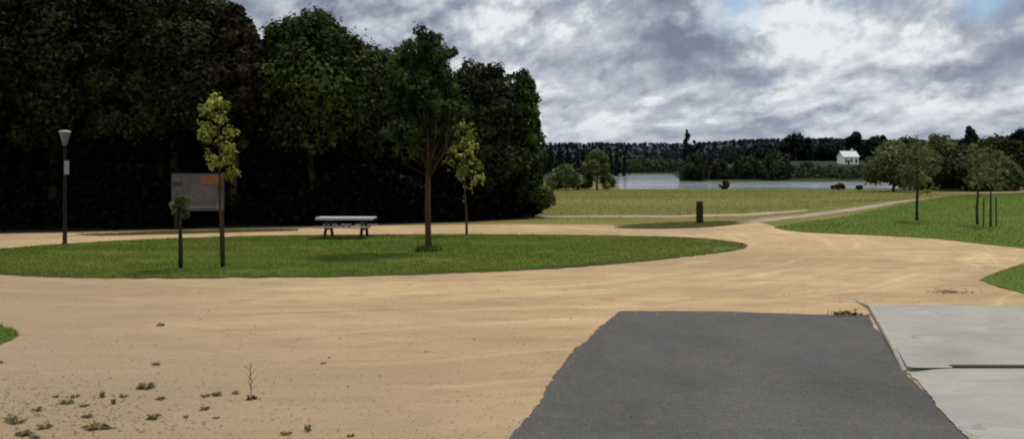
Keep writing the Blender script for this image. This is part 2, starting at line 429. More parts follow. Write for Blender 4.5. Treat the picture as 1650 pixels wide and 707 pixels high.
sheet('bank_lawn', ragged(bank, .4, .05, 7), .024, M['bank'], 1.5)
wr = PP([(1583, 452), (1610, 440), (1660, 421), (1800, 395), (2000, 440), (1800, 500), (1665, 477), (1612, 463)])
sheet('corner_lawn', ragged(wr, .2, .03, 8), .02, M['bank'])
wl = PP([(-80, 505), (0, 524), (22, 531), (32, 540), (20, 548), (0, 556), (-80, 580), (-200, 560)])
sheet('corner_lawn', ragged(wl, .15, .03, 9), .02, M['lawn'])
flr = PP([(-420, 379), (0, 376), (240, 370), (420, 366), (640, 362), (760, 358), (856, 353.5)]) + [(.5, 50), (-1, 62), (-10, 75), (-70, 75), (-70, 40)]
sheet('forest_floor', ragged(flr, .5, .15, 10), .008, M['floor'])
# asphalt
asp = PP([(1000, 501), (965, 530), (925, 562), (905, 590), (892, 612), (870, 645), (840, 682), (812, 712), (740, 790)]) + [(-1.6, 3), (-1.6, -20), (3.1, -20), (3.1, 3)] + PP([(1640, 790), (1575, 714), (1505, 645), (1448, 585), (1420, 540), (1399, 507), (1340, 508), (1270, 506), (1180, 502), (1080, 501)])
sheet('asphalt_drive', ragged(asp, .05, .014, 12), .009, M['asphalt'])

# concrete apron with its kerb
cz = .075
def apron():
    far, mid = 491, 590
    A = P(1404, far, cz); B = P(1462, mid, cz); Bn = P(1458, mid + 4, .03); Cn = P(1568, 712, .02); Dn = P(1700, 850, .02)
    R = 14.0
    mb = MB()
    sb = [(A[0], A[1]), (R, A[1] - .35), (R, B[1] - .05), (B[0], B[1])]
    n = len(sb)
    mb.add([(x, y, cz) for x, y in sb] + [(x, y, -.1) for x, y in sb], [(0, 3, 2, 1), (0, 1, n + 1, n), (1, 2, n + 2, n + 1), (2, 3, n + 3, n + 2), (3, 0, n, n + 3)])
    far_slab = mb.build('concrete_apron', M['concrete']); tag(far_slab, kind='structure')
    lo = ragged([Bn, Cn, Dn, (4.3, -10)], .05, .012, 14, closed=False) + [(4.3, -10), (R, -10), (R, Bn[1] + .02)]
    lo = [(x, y) for x, y in lo]
    gx_, gy_ = np.meshgrid(np.arange(B[0] + .05, R, .3), np.arange(-9, Bn[1] - .15, .3)); mk_ = inside(lo, gx_, gy_)
    top_ = [(x, Bn[1] - .1) for x in np.arange(B[0] + .25, R - .1, .25)]
    iv = [Vector(p) for p in lo] + [Vector((float(a), float(b))) for a, b in zip(gx_[mk_], gy_[mk_])] + [Vector((float(x), float(Bn[1] - .13))) for x, y in top_]
    v, e, f, *_ = delaunay_2d_cdt(iv, [], [list(range(len(lo)))], 1, 1e-5)
    me = bpy.data.meshes.new('concrete_apron')
    ytop = Bn[1]
    me.from_pydata([(p.x, p.y, .02 + (cz - .024) * max(0, min(1, 1 - (ytop - .13 - p.y) / 2.5)) * min(1, max(0, (p.x - B[0] - .02 * 0) / .35))) for p in v], [], f); me.update()
    if sum(p.normal.z for p in me.polygons) < 0: me.flip_normals()
    tag(obj('concrete_apron', me, M['concrete']), kind='structure')
    # kerb stones along the left edge
    k0 = Vector(P(1384, 483, .04)); k1 = Vector((A[0], A[1])); k2 = Vector((B[0], B[1]))
    w = .055
    mb = MB()
    path = [(k0, .03), (k1, cz + .004), (k1.lerp(k2, .35), cz + .004), (k1.lerp(k2, .7), cz + .004), (k2, .03)]
    ring = []
    for i, (p, z) in enumerate(path):
        a = path[max(i - 1, 0)][0]; b = path[min(i + 1, len(path) - 1)][0]; d = (b - a).normalized(); nn = Vector((d.y, -d.x))
        if nn.x > 0: nn = -nn
        ring.append([(p.x + nn.x * w, p.y + nn.y * w, -.05), (p.x + nn.x * w, p.y + nn.y * w, z - .02), (p.x + nn.x * (w - .02), p.y + nn.y * (w - .02), z), (p.x - nn.x * .004, p.y - nn.y * .004, z), (p.x - nn.x * .004, p.y - nn.y * .004, -.05)])
    vs = [q for r in ring for q in r]; fs = []
    for i in range(len(ring) - 1):
        for k in range(5): fs.append((i * 5 + k, i * 5 + (k + 1) % 5, (i + 1) * 5 + (k + 1) % 5, (i + 1) * 5 + k))
    fs += [(4, 3, 2, 1, 0), tuple(range(len(vs) - 5, len(vs)))]
    mb.add(vs, fs); tag(mb.build('kerb', M['kerb']), kind='structure')
    # slot drain across the apron
    d0 = Vector(P(1532, 590.5, cz)); 
    t = thing('slot_drain', 'dark metal drain strip across the pale concrete apron at right', 'drain', (d0.x, d0.y, cz))
    L_ = 3.4
    fr = MB(); fr.box((L_ / 2, .055, .004), (L_, .012, .02), 0, .003).box((L_ / 2, -.055, .004), (L_, .012, .02), 0, .003); fr.build('frame', M['steel'], t)
    gr = MB(); gr.box((L_ / 2, 0, .002), (L_ - .02, .10, .008), 0, .002)
    for i in range(34): gr.box((.05 + i * .1, 0, .009), (.03, .085, .006), 0, .002)
    gr.build('grate', M['steel'], t)
    s = PP([(1456, 592), (1500, 588), (1534, 587), (1536, 593), (1500, 598), (1470, 602)])
    vv = [P(x, y, cz + .004) for x, y in [(1466, 586.5), (1500, 586), (1534, 587), (1534, 592), (1500, 592), (1466, 591)]]
    me = bpy.data.meshes.new('sand_spill'); me.from_pydata([(x, y, cz + .004) for x, y in ragged(vv, .08, .012, 3)], [], [tuple(range(len(ragged(vv, .08, .012, 3))))]); me.update()
    tag(obj('sand_spill', me, M['dust']), kind='structure')
apron()

# ------------------------------------------------------------------ foliage
def leaves(ctr, nrm, size, aspect=.55, r=rng):
    """rhombic folded leaf-clumps: centres (n,3), preferred normals, sizes (n)"""
    n = len(ctr)
    N = nrm + r.normal(0, .55, (n, 3)); N /= np.linalg.norm(N, axis=1, keepdims=True) + 1e-9
    A = np.cross(N, r.normal(0, 1, (n, 3))); A /= np.linalg.norm(A, axis=1, keepdims=True) + 1e-9
    B = np.cross(N, A); s = size[:, None]
    V = np.stack([ctr - A * s, ctr + B * s * aspect + N * s * .22, ctr + A * s * r.uniform(.7, 1.1, (n, 1)), ctr - B * s * aspect + N * s * .22], 1).reshape(-1, 3)
    Qd = np.arange(n * 4).reshape(n, 4)
    return V, Qd
def crown_mesh(name, clusters, n, size, shell=.55, droop=0.0, r=rng, hmin=None):
    Cc = np.array([c[:3] for c in clusters]); R = np.array([c[3] for c in clusters]); tone = r.uniform(0, 1, len(R))
    k = r.choice(len(R), n, p=R ** 2 / (R ** 2).sum())
    d = r.normal(0, 1, (n, 3)); d[:, 2] *= .85; d /= np.linalg.norm(d, axis=1, keepdims=True)
    rad = R[k] * (shell + (1.05 - shell) * r.random(n) ** .7)
    stray = r.random(n) < .12; rad[stray] *= r.uniform(1.05, 1.5, stray.sum())
    c = Cc[k] + d * rad[:, None]
    c[:, 2] -= droop * rad * (1 - d[:, 2]) * .5
    if hmin is not None: c[:, 2] = np.maximum(c[:, 2], hmin + r.random(n) * .3)
    V, Qd = leaves(c, d + np.array([0, 0, .5]), size * r.uniform(.6, 1.35, n), .55, r)
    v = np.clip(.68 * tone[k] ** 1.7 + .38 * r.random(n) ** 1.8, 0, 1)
    return mesh_np(name, V, Qd, np.repeat(v, 4))
def envelope(h, w, z0, ncl, shape, r, depth=None):
    """cluster centres through a crown h tall, w wide, starting at z0"""
    out = []; depth = depth or w
    for i in range(ncl):
        t = (i + r.random()) / ncl
        if shape == 'round': wr = math.sin(PI * (.10 + .86 * t)) ** .6
        elif shape == 'tall': wr = (math.sin(PI * (.20 + .75 * t)) ** .42)
        elif shape == 'cone': wr = (1 - t) ** .9 + .05
        elif shape == 'wide_base': wr = math.cos(t * PI / 2 * .93) ** .55
        a = r.uniform(0, 2 * PI); q = r.uniform(.35, 1) ** .6
        cr = (.16 if shape != 'cone' else .12) * w * (.45 + 1.0 * r.random() ** 1.4) * (.55 + .45 * wr)
        rr = max(0, wr * .5 - cr / w * .72) * q
        out.append((math.cos(a) * rr * w, math.sin(a) * rr * depth, z0 + cr * .6 + (h - z0 - cr * 1.5) * t, cr))
    return out
def trunk_mesh(mb, h, r0, clusters, r, limbs=8, lean=(0, 0), ztop=.85):
    n = 6; pts = []; rad = []
    for i in range(n + 1):
        t = i / n; pts.append((lean[0] * t + r.uniform(-1, 1) * r0 * .5 * (0 < i), lean[1] * t + r.uniform(-1, 1) * r0 * .5 * (0 < i), h * ztop * t)); rad.append(r0 * (1.25 - .25 * min(1, i * 2)) * (1 - .86 * t))
    pts[0] = (0, 0, -.15); rad[0] *= 1.25
    mb.tube(pts, rad, 8)
    cl = list(clusters); r.shuffle(cl)
    for c in cl[:limbs]:
        t = min(.95, max(.15, (c[2] * .62) / (h * ztop))); i = min(n - 1, int(t * n)); q = Vector(pts[i]).lerp(Vector(pts[i + 1]), t * n - i)
        e = Vector(c[:3]); m = q.lerp(e, .5) + Vector((0, 0, .06 * (e - q).length))
        br = r0 * (1 - .86 * t) * .55
        mb.tube([q, m, e], [br, br * .6, br * .2], 5)
def tree(name, label, cat, loc, h, w, z0, mats, ncl=28, n=6000, size=.2, shape='round', r0=None, seed=0, group=None, limbs=9, droop=0.0, shell=.55, depth=None, rz=0.0):
    r = random.Random(seed); rn = np.random.default_rng(seed + 100)
    t = thing(name, label, cat, loc, rz, group)
    cl = envelope(h, w, z0, ncl, shape, r, depth)
    mb = MB(); trunk_mesh(mb, h, r0 or .028 * h ** .9, cl, r, limbs); mb.build('trunk', mats[1], t, True)
    obj('crown', crown_mesh('crown', cl, n, size, shell, droop, rn, .15), mats[0], t)
    return t
def ptree(px, D, top, wpx, **k):
    """a tree whose column, distance, top row and width come from the photograph"""
    loc = at(px, D); h = zpix(top, D) - loc.z
    return dict(loc=loc, h=h, w=wpx / F * D, **k)

WOOD = 'tall trees along the edge of the dark wood'
LD, LB, LG, LM = M['leaf_dark'], M['leaf_brown'], M['leaf_green'], M['leaf_mid']
bk = M['bark']
wood = [
 # px, D, top, width px, leaf, shape, label, bark, z0
 (-70, 45, -130, 230, LD, 'tall', 'dark tree cut by the left edge of the picture, left of the lamp', bk, .8),
 (85, 46, -95, 190, LD, 'tall', 'very dark tall tree rising straight above the street lamp', bk, .8),
 (190, 47, -28, 130, LD, 'tall', 'dark tall tree between the street lamp and the notice board', bk, .8),
 (278, 45.5, -22, 178, LM, 'tall', 'dark olive leafy tree above the left part of the notice board', bk, .7),
 (338, 49, -14, 120, LD, 'round', 'dark tree standing back in the wood, just left of the brownish tree', bk, .8),
 (376, 44.5, 8, 104, LB, 'round', 'brownish dark tree rising behind the lime sapling at the notice board', bk, .7),
 (502, 45, 14, 205, LG, 'round', 'broad green round-topped tree in the wood behind the picnic table', bk, .8),
 (596, 46.5, 74, 140, LM, 'tall', 'pale-trunked lower tree in the wood right of the picnic table', M['bark_pale'], 3.0),
 (690, 48.5, 92, 130, LM, 'tall', 'dark tree directly behind the vase-shaped island tree', bk, .6),
 (772, 45.5, 96, 125, LM, 'tall', 'dark tree behind the lime green sapling right of the vase-shaped tree', bk, .5),
 (836, 45, 110, 104, LG, 'wide_base', 'last tree at the right end of the wood, leafy down to the meadow', bk, .2),
]
def dedge(px): return F * H / (np.interp(px, [-300, 0, 240, 420, 640, 760, 870], [378, 375, 369.5, 366, 361.5, 357, 352]) - HY)
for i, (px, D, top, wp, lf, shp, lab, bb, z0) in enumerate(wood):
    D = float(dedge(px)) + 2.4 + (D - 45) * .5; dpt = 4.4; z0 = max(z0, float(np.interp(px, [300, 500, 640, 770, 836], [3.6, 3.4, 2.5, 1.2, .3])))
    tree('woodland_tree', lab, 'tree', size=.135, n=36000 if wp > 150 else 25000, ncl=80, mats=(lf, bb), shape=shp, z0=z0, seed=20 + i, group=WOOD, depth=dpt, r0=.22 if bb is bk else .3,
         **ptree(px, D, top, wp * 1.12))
# low shade-filling undergrowth and the wood behind the front trees: near-black leaves painted as shade
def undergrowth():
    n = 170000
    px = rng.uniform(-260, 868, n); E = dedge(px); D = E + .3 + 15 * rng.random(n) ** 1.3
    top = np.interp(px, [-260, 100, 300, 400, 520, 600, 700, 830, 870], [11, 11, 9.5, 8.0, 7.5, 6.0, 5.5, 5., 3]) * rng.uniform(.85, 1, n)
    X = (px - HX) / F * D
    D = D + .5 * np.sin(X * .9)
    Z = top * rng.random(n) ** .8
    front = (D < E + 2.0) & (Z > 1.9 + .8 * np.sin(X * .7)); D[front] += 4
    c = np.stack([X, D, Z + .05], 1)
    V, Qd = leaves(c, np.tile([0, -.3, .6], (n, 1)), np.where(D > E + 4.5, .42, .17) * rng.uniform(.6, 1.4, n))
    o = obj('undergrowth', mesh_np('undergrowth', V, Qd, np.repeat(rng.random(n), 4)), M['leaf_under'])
    tag(o, 'tangled undergrowth coloured near-black for the shade beneath the wood', 'undergrowth', kind='stuff')
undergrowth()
# saplings
def sapling(label, px, by, top, cw, crown_low, seed, lean=0.0, nleaf=420, lf='leaf_young', trunk_r=.045, size=.085, stakes=0, low=0, loc=None):
    r = random.Random(seed); rn = np.random.default_rng(seed)
    loc = loc or hit(px, by); D = loc.y; h = zpix(top, D) - loc.z; w = cw / F * D; z0 = zpix(crown_low, D) - loc.z
    t = thing('sapling', label, 'tree', loc, 0, None)
    mb = MB()
    pts = [(lean * k / 8 + r.uniform(-.02, .02) * (k > 0), r.uniform(-.02, .02), h * .97 * k / 8 - (.1 if k == 0 else 0)) for k in range(9)]
    rad = [trunk_r * (1.1 - .95 * k / 8) for k in range(9)]; mb.tube(pts, rad, 8)
    cl = []
    nb = 15
    for k in range(nb):
        tt = (k + .5) / nb; z = z0 + (h - z0) * (tt * .9 + .02); a = k * 2.4 + r.uniform(-.4, .4)
        env = math.sin(PI * (.22 + .72 * tt)) ** .8 * (.55 + .6 * r.random())
        ln = w * .5 * env
        s0 = Vector((lean * (z * .8) / h, 0, z - .35 * ln - .12)); e = Vector((lean * z / h + math.cos(a) * ln, math.sin(a) * ln, z))
        mb.tube([s0, s0.lerp(e, .5) + Vector((0, 0, -.03)), e], [trunk_r * .35, trunk_r * .22, .004], 5)
        cl.append((*e, .06 + .13 * w * r.uniform(.4, 1.3)))
        if r.random() < .7: q = s0.lerp(e, .55); cl.append((*q, .09 + .09 * w * r.random()))
    for k in range(low): 
        z = r.uniform(.9, z0 - .1); cl.append((r.uniform(-.25, .25), r.uniform(-.1, .1), z, .07))
    cl.append((lean, 0, h * .985, .10))
    mb.build('trunk', bk, t, True)
    obj('crown', crown_mesh('crown', cl, nleaf, size, .2, 0, rn), M[lf], t)
    for k in range(stakes):
        s = MB(); x = (.28 if k == 0 else -.28); s.tube([(x, .05, -.1), (x * .93, .05, 1.25)], [.03, .028], 8); s.build('stake', M['wood_dark'], t)
    return t
brd = at(319, 37.0)
sp_ = sapling('lime green sapling with a dark staked stem standing before the notice board', 353, 430, 148, 62, 285, 3, nleaf=560, size=.075, loc=hit(358.5, 431), lean=-.13, trunk_r=.05)
q_ = MB(); q_.tube([(.035, .02, -.1), (.0, .03, 1.45)], [.034, .030], 8); q_.build('stake', M['wood_dark'], sp_)
def stub():
    loc = hit(291, 433); D = loc.y; h = zpix(309, D); t = thing('sapling', 'short dark-stemmed sapling with a small round green crown, at the left edge of the board', 'tree', loc)
    mb = MB(); mb.tube([(0, 0, -.1), (.005, 0, .5), (-.01, 0, 1.0), (0, 0, h - .2)], [.062, .056, .046, .015], 9)
    r = random.Random(8); cl = []
    for k in range(15):
        a = k * 2.4; q = .20 * r.random() ** .5; z = h - .12 - .46 * r.random(); e = (math.cos(a) * q, math.sin(a) * q, z); cl.append((*e, .11))
        mb.tube([(0, 0, z - .12), e], [.012, .004], 5)
    mb.build('trunk', M['wood_dark'], t, True)
    obj('crown', crown_mesh('crown', cl, 620, .06, .3, 0, np.random.default_rng(8)), M['leaf_grey'], t)
stub()
sapling('lime green sapling at the back of the island, right of the vase-shaped tree', 752, 379, 190, 56, 292, 5, nleaf=500, size=.078, lean=-.16, stakes=0, low=7)
sapling('tall thin sapling with a grey-green crown on the right bank', 1478, 356, 214, 70, 305, 8, nleaf=600, lf='leaf_grey', trunk_r=.075, size=.10)
sapling('sapling with a pale brown stem on the right bank, left of the staked one', 1575, 362, 226, 46, 300, 9, nleaf=280, lf='leaf_grey', trunk_r=.06, size=.09)
sapling('sapling held by two short dark stakes on the right bank', 1596, 366, 232, 44, 302, 10, nleaf=280, lf='leaf_grey', trunk_r=.05, size=.09, stakes=2)
def vase_tree():
    r = random.Random(4); rn = np.random.default_rng(4)
    loc = hit(690, 405); D = loc.y; h = zpix(45, D)
    t = thing('vase_shaped_tree', 'vase-shaped tree with rising brown branches and green top on the island lawn', 'tree', loc)
    mb = MB(); z1 = zpix(285, D)
    mb.tube([(0, 0, -.1), (0, 0, .4), (-.02, 0, z1 * .6), (.0, 0, z1 + .3), (.06, 0, h * .62), (.05, 0, h * .93)], [.125, .10, .09, .075, .05, .012], 9)
    cl = []
    zl = zpix(150, D)
    for k in range(40):
        a = k * 2.4; tt = r.random(); z0 = z1 - .15 + tt ** 1.5 * 2.0
        top = h * r.uniform(.70, .985); sp = r.uniform(.25, 1.0) * (1.40 - .50 * (top / h))
        if k % 5 == 0: top = h * r.uniform(.52, .66); sp = r.uniform(.9, 1.25)
        x = math.cos(a) * sp * 1.05 - .18; y = math.sin(a) * sp * .9
        b0 = Vector((0, 0, z0)); e = Vector((x, y, top)); m = b0.lerp(e, .4) + Vector((math.cos(a) * sp * .30, math.sin(a) * sp * .24, -.15))
        mb.tube([b0, m, b0.lerp(e, .72) + Vector((math.cos(a) * sp * .14, 0, 0)), e], [.040, .028, .017, .005], 5)
        if top > zl: 
            for q in range(4): cl.append((x + r.gauss(0, .14), y + r.gauss(0, .14), top - .28 * q, r.uniform(.14, .26)))
        else: cl.append((x, y, top, r.uniform(.12, .22)))
        for _ in range(2): q = b0.lerp(e, r.uniform(.4, .85)); cl.append((q.x + math.cos(a) * .25, q.y, q.z, r.uniform(.08, .16)))
        for _ in range(3):
            q = b0.lerp(e, r.uniform(.3, .85)); mb.tube([q, q + Vector((r.uniform(-.35, .35), r.uniform(-.35, .35), r.uniform(.4, .9)))], [.011, .003], 4)
    for k in range(22):
        a = r.uniform(0, 2 * PI); q = r.random() ** .5
        cl.append((math.cos(a) * q * .95 - .02, math.sin(a) * q * .85, zl + (h - zl) * (.05 + .83 * r.random() * (1 - .25 * q)), r.uniform(.2, .36)))
    for k in range(34):   # thin foliage lower on the fan of branches
        tt = r.random(); a = r.uniform(0, 2 * PI); q = (.25 + .85 * tt) * r.uniform(.5, 1.05)
        cl.append((math.cos(a) * q - .1, math.sin(a) * q * .9, z1 + .55 + (zl - z1 - .4) * tt, r.uniform(.10, .2)))
    cl = [c for c in cl if c[2] > z1 + .4]
    mb.build('trunk', M['bark_red'], t, True)
    cc = [c for c in cl for _ in range(1)]
    obj('crown', crown_mesh('crown', cc, 13500, .085, .25, 0, rn), M['leaf_vase'], t)
    # tuft of long, darker-toned grass round the foot
    n = 350; a = rng.uniform(0, 2 * PI, n); q = .45 * rng.random(n) ** .6
    blades('long_grass_tuft', np.stack([loc.x + np.cos(a) * q, loc.y + np.sin(a) * q], 1), .10, .26, .02, M['grass_blade'], dark=.6, stuff=False)
def blades(name, xy, h0, h1, wid, mat, dark=1.0, tone=None, stuff=True, off=.02):
    n = len(xy); z = zt(xy[:, 0], xy[:, 1]) + off - .01
    a = rng.uniform(0, PI, n); h = rng.uniform(h0, h1, n); d = rng.normal(0, .35, (n, 2)) * h[:, None]
    wv = np.stack([np.cos(a), np.sin(a)], 1) * wid * rng.uniform(.6, 1.3, n)[:, None]
    b = np.concatenate([xy, z[:, None]], 1)
    V = np.stack([b - np.c_[wv, np.zeros(n)], b + np.c_[wv, np.zeros(n)], b + np.c_[d, h]], 1).reshape(-1, 3)
    v = rng.random(n) * dark if tone is None else np.clip(tone, 0, 1)
    o = obj(name, mesh_np(name, V, np.arange(n * 3).reshape(n, 3), np.repeat(v, 3)), mat)
    return o
vase_tree()
# the tuft is a thing of its own
for o in list(C.objects):
    if o.name == 'long_grass_tuft': tag(o, 'dark tuft of long grass round the foot of the vase-shaped tree', 'grass', kind='stuff')

def scatter(poly, n, bias=None):
    xs = [p[0] for p in poly]; ys = [p[1] for p in poly]; out = []
    tot = 0
    while tot < n:
        X = rng.uniform(min(xs), max(xs), n); Y = rng.uniform(min(ys), max(ys), n)
        m = inside(poly, X, Y) & (np.abs(X) < .68 * Y + 3); out.append(np.stack([X[m], Y[m]], 1)); tot += int(m.sum())
        if len(out) > 60: break
    return np.concatenate(out)[:n]
def noise2(xy):
    x, y = xy[:, 0], xy[:, 1]
    return .5 + .2 * np.sin(x * .9 + 2 * np.sin(y * .7)) + .2 * np.sin(y * 2.1 + 1.7 * np.sin(x * .43 + 1)) + .1 * np.sin(x * 3.7 + y * 2.9) + .1 * np.sin(x * 6.1 - y * 4.3)
def patchy(xy, s=.5):
    return .5 + .25 * np.sin(xy[:, 0] * s + 1.3 * np.sin(xy[:, 1] * s * 1.7)) + .25 * np.sin(xy[:, 1] * s * 2.3 + xy[:, 0] * .2)
sheet('lawn_edge', ragged(grow(isl, .16), .2, .08, 41), .012, M['verge'])
sheet('lawn_edge', ragged(grow(wr, .08), .2, .05, 42), .012, M['verge'])
xy = np.concatenate([scatter(isl, 90000), scatter(grow(isl, .12), 30000)]); bare = (noise2(xy) > .76) & (rng.random(len(xy)) < .7); xy = xy[~bare]
tag(blades('lawn_grass', xy, .015, .065, .010, M['grass_blade'], tone=rng.random(len(xy)) * .6 + .3 * patchy(xy)), 'short green grass covering the island lawn', 'grass', kind='stuff')
xy = scatter(isl, 60000); near_ = np.clip((26.5 - xy[:, 1]) / 4, 0, 1); dk = rng.random(len(xy)) < np.clip(1.7 * (noise2(xy * .8 + 3) - .50), 0, 1) * .8 + .28 * near_ ** 2; xy = xy[dk]
tag(blades('dry_lawn_grass', xy, .02, .06, .010, M['grass_dry'], tone=rng.random(len(xy)) * .8), 'yellowed grass in patches on the island lawn', 'grass', kind='stuff')
xy = scatter(bank, 60000); tag(blades('bank_grass', xy, .03, .09, .016, M['grass_blade'], tone=rng.random(len(xy)) * .6 + .4 * patchy(xy, .3)), 'short green grass covering the right bank', 'grass', kind='stuff')
xy = np.concatenate([scatter(wr, 5000), scatter(wl, 2500)]); tag(blades('corner_grass', xy, .03, .08, .008, M['grass_blade']), 'short green grass on the corner lawns', 'grass', kind='stuff')
fld = PP([(850, 356), (1000, 354), (1190, 349), (1290, 340), (1520, 326)]) + [(58, 100), (58, 121), (5, 121), (0, 60)]
xy = scatter(fld, 42000); keep = ~(inside(tr2, xy[:, 0], xy[:, 1]) | inside(tp, xy[:, 0], xy[:, 1]) | inside(bank, xy[:, 0], xy[:, 1])); xy = xy[keep]
tag(blades('meadow_grass', xy, .03, .12, .022, M['grass_dry'], tone=rng.random(len(xy)) * .5 + .5 * patchy(xy, .12) - .15, off=.0), 'dry yellowish grass of the meadow before the lake', 'grass', kind='stuff')
xy = np.concatenate([scatter(strip, 2500), scatter(hump, 3500)]); tag(blades('verge_grass', xy, .03, .08, .012, M['grass_dry'], tone=rng.random(len(xy)) * .4), 'thin dry grass on the worn verges', 'grass', kind='stuff')

# ------------------------------------------------------------------ lakeside, far shore, hill
LF, LC, LR = M['leaf_far'], M['leaf_conifer'], M['leaf_grey']
SH = 'bushes and trees by the lake'
tree('round_bush', 'tall rounded grey-green bush at the left end of the lake', 'bush', mats=(LR, bk), ncl=26, n=3800, size=.32, shape='wide_base', z0=.2, seed=1, **ptree(962, 120, 242, 60))
tree('leafy_bush', 'low green bush between the wood and the rounded lakeside bush', 'bush', mats=(LR, bk), ncl=20, n=2500, size=.3, shape='wide_base', z0=.1, seed=2, **ptree(912, 116, 265, 66))
tree('small_bush', 'small dark bush alone before the lake, right of the timber post', 'bush', mats=(LM, bk), ncl=9, n=700, size=.2, shape='round', z0=.05, seed=3, **ptree(1167, 117, 291, 18))
tree('small_bush', 'low dark bush on the near lake shore below the white house', 'bush', mats=(LM, bk), ncl=10, n=900, size=.2, shape='wide_base', z0=.05, seed=4, **ptree(1353, 118, 296, 24))
tree('small_bush', 'dark low scrub at the right end of the visible water', 'bush', mats=(LM, bk), ncl=10, n=600, size=.2, shape='wide_base', z0=.05, seed=5, **ptree(1384, 117, 300, 16))
pen = [(1118, 214, 246, 56, 'leftmost leafy tree on the far lake shore, below the tall dark tree'), (1160, 216, 256, 40, 'low rounded tree on the far shore above the small lone bush'),
       (1205, 217, 249, 66, 'wide dark tree in the middle of the far lake shore'), (1252, 220, 240, 62, 'dark tree on the far shore left of the tallest far clump'),
       (1300, 226, 262, 52, 'low olive tree on the far shore left of the white house'), (1335, 224, 268, 36, 'low tree on the far shore just below the white house, at its left'),
       (1394, 226, 258, 38, 'dark tree on the far shore just right of the white house')]
for i, (px, D, top, w_, lab) in enumerate(pen):
    tree('shore_tree', lab, 'tree', mats=(LF, bk), ncl=22, n=2200, size=.5, shape='wide_base', z0=.2, seed=70 + i, group='trees on the far lake shore', **ptree(px, D, top, w_))
hillt = [(1283, 345, 214, 56, 'tallest rounded dark clump on the skyline left of the white house'), (1333, 350, 222, 46, 'dark skyline tree just left of the white house'),
         (1377, 350, 211, 32, 'dark skyline tree rising behind the white house'), (1228, 350, 229, 50, 'low dark skyline tree left of the tallest rounded clump'), (1417, 350, 217, 46, 'dark skyline tree right of the one behind the white house'),
         (1462, 330, 221, 50, 'dark skyline tree behind the willow-like tree')]
for i, (px, D, top, w_, lab) in enumerate(hillt):
    tree('hill_tree', lab, 'tree', mats=(LC, bk), ncl=22, n=2200, size=.75, shape='tall', z0=.5, seed=90 + i, group='trees on the knoll behind the white house', **ptree(px, D, top, w_))
tree('tall_dark_tree', 'narrow dark tree towering over the far wooded skyline', 'tree', mats=(LC, bk), ncl=34, n=3500, size=.6, shape='tall', z0=1, seed=120, **ptree(1108, 480, 209, 17))
tree('tall_dark_tree', 'lower dark tree at the right foot of the towering narrow tree', 'tree', mats=(LC, bk), ncl=18, n=1500, size=.7, shape='tall', z0=1, seed=121, **ptree(1122, 482, 224, 26))
def conifer(loc, h, seed):
    r = random.Random(seed); rn = np.random.default_rng(seed); t = thing('skyline_conifer', 'pointed dark conifer in the row on the skyline right of the wood', 'tree', loc, 0, 'row of pointed conifers on the skyline')
    mb = MB(); mb.tube([(0, 0, -.2), (0, 0, h * .97)], [.2, .03], 6); mb.build('trunk', bk, t)
    cl = envelope(h, h * .36, .8, 22, 'cone', r)
    obj('crown', crown_mesh('crown', cl, 900, .55, .3, .5, rn), LC, t); return t
cd = conifer(at(900, 340), 12.5, 3)
for i, (px, s, D) in enumerate([(914, .96, 342), (928, .94, 338), (941, 1.0, 345), (955, .92, 340), (968, 1.0, 346), (982, .97, 342), (994, 1.04, 350), (1008, .95, 345), (888, .95, 345), (875, 1, 341)]):
    dup(cd, at(px, D), cd['label'], i * 1.3, s)
# wooded hillside beyond the lake: one mass of tree crowns
def far_wood():
    cl = []
    n = 4600
    Y = 470 + 1050 * rng.random(n) ** 1.15; R = rng.uniform(-.25, .75, n); X = R * Y; Z = zt(X, Y)
    Vs = []; Qs = []; vs = []; o = 0
    n2 = 420; Y2 = rng.uniform(352, 470, n2); R2 = np.where(rng.random(n2) < .35, rng.uniform(-.02, .085, n2), rng.uniform(.24, .75, n2))
    X = np.concatenate([X, R2 * Y2]); Y = np.concatenate([Y, Y2]); Z = zt(X, Y)
    for x, y, z in zip(X, Y, Z):
        h = (rng.uniform(4, 8) if y < 900 else rng.uniform(2.5, 5)) * (1 if y > 480 else .75); w = h * rng.uniform(.5, .9); k = 46
        d = rng.normal(0, 1, (k, 3)); d /= np.linalg.norm(d, axis=1, keepdims=True); d[:, 2] = np.abs(d[:, 2]) if rng.random() < .5 else d[:, 2]
        c = np.array([x, y, z + h * .5]) + d * np.array([w * .5, w * .5, h * .5]) * rng.uniform(.7, 1.05, (k, 1))
        V, Qd = leaves(c, d, rng.uniform(.6, 1.2, k) * (y / 700) ** .35)
        Vs.append(V); Qs.append(Qd + o); o += len(V); vs.append(np.repeat(np.clip(.25 * rng.random() + .25 * rng.random(k) + .75 * (y - 560) / 700, 0, 1), 4))  # tint moves to the hazy end with distance
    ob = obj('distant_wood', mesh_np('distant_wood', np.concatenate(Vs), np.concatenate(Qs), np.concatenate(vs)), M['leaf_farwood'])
    tag(ob, 'dark wooded hillside beyond the lake', 'wood', kind='stuff')
M['leaf_farwood'] = leafmat('hazy_hillside_leaves', (.0065, .0095, .007), (.018, .026, .031), .0)  # second colour is bluish haze put into the leaves
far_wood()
# low shrubs that skirt the far water
def shore_scrub():
    n = 9000
    px = rng.uniform(930, 1400, n); lo = px < 1096
    D = np.where(lo, rng.uniform(462, 485, n), rng.uniform(216, 234, n)); X = (px - HX) / F * D; Z = zt(X, D)
    Z = np.maximum(Z, LZ) + np.where(lo, 7, 2.6) * rng.random(n) ** 1.6
    V, Qd = leaves(np.stack([X, D, Z], 1), np.tile([0, -.3, .6], (n, 1)), np.where(lo, 1.0, .5) * rng.uniform(.6, 1.3, n))
    tag(obj('shore_scrub', mesh_np('shore_scrub', V, Qd, np.repeat(rng.random(n), 4)), LF), 'dark scrub skirting the far edge of the lake', 'scrub', kind='stuff')
shore_scrub()
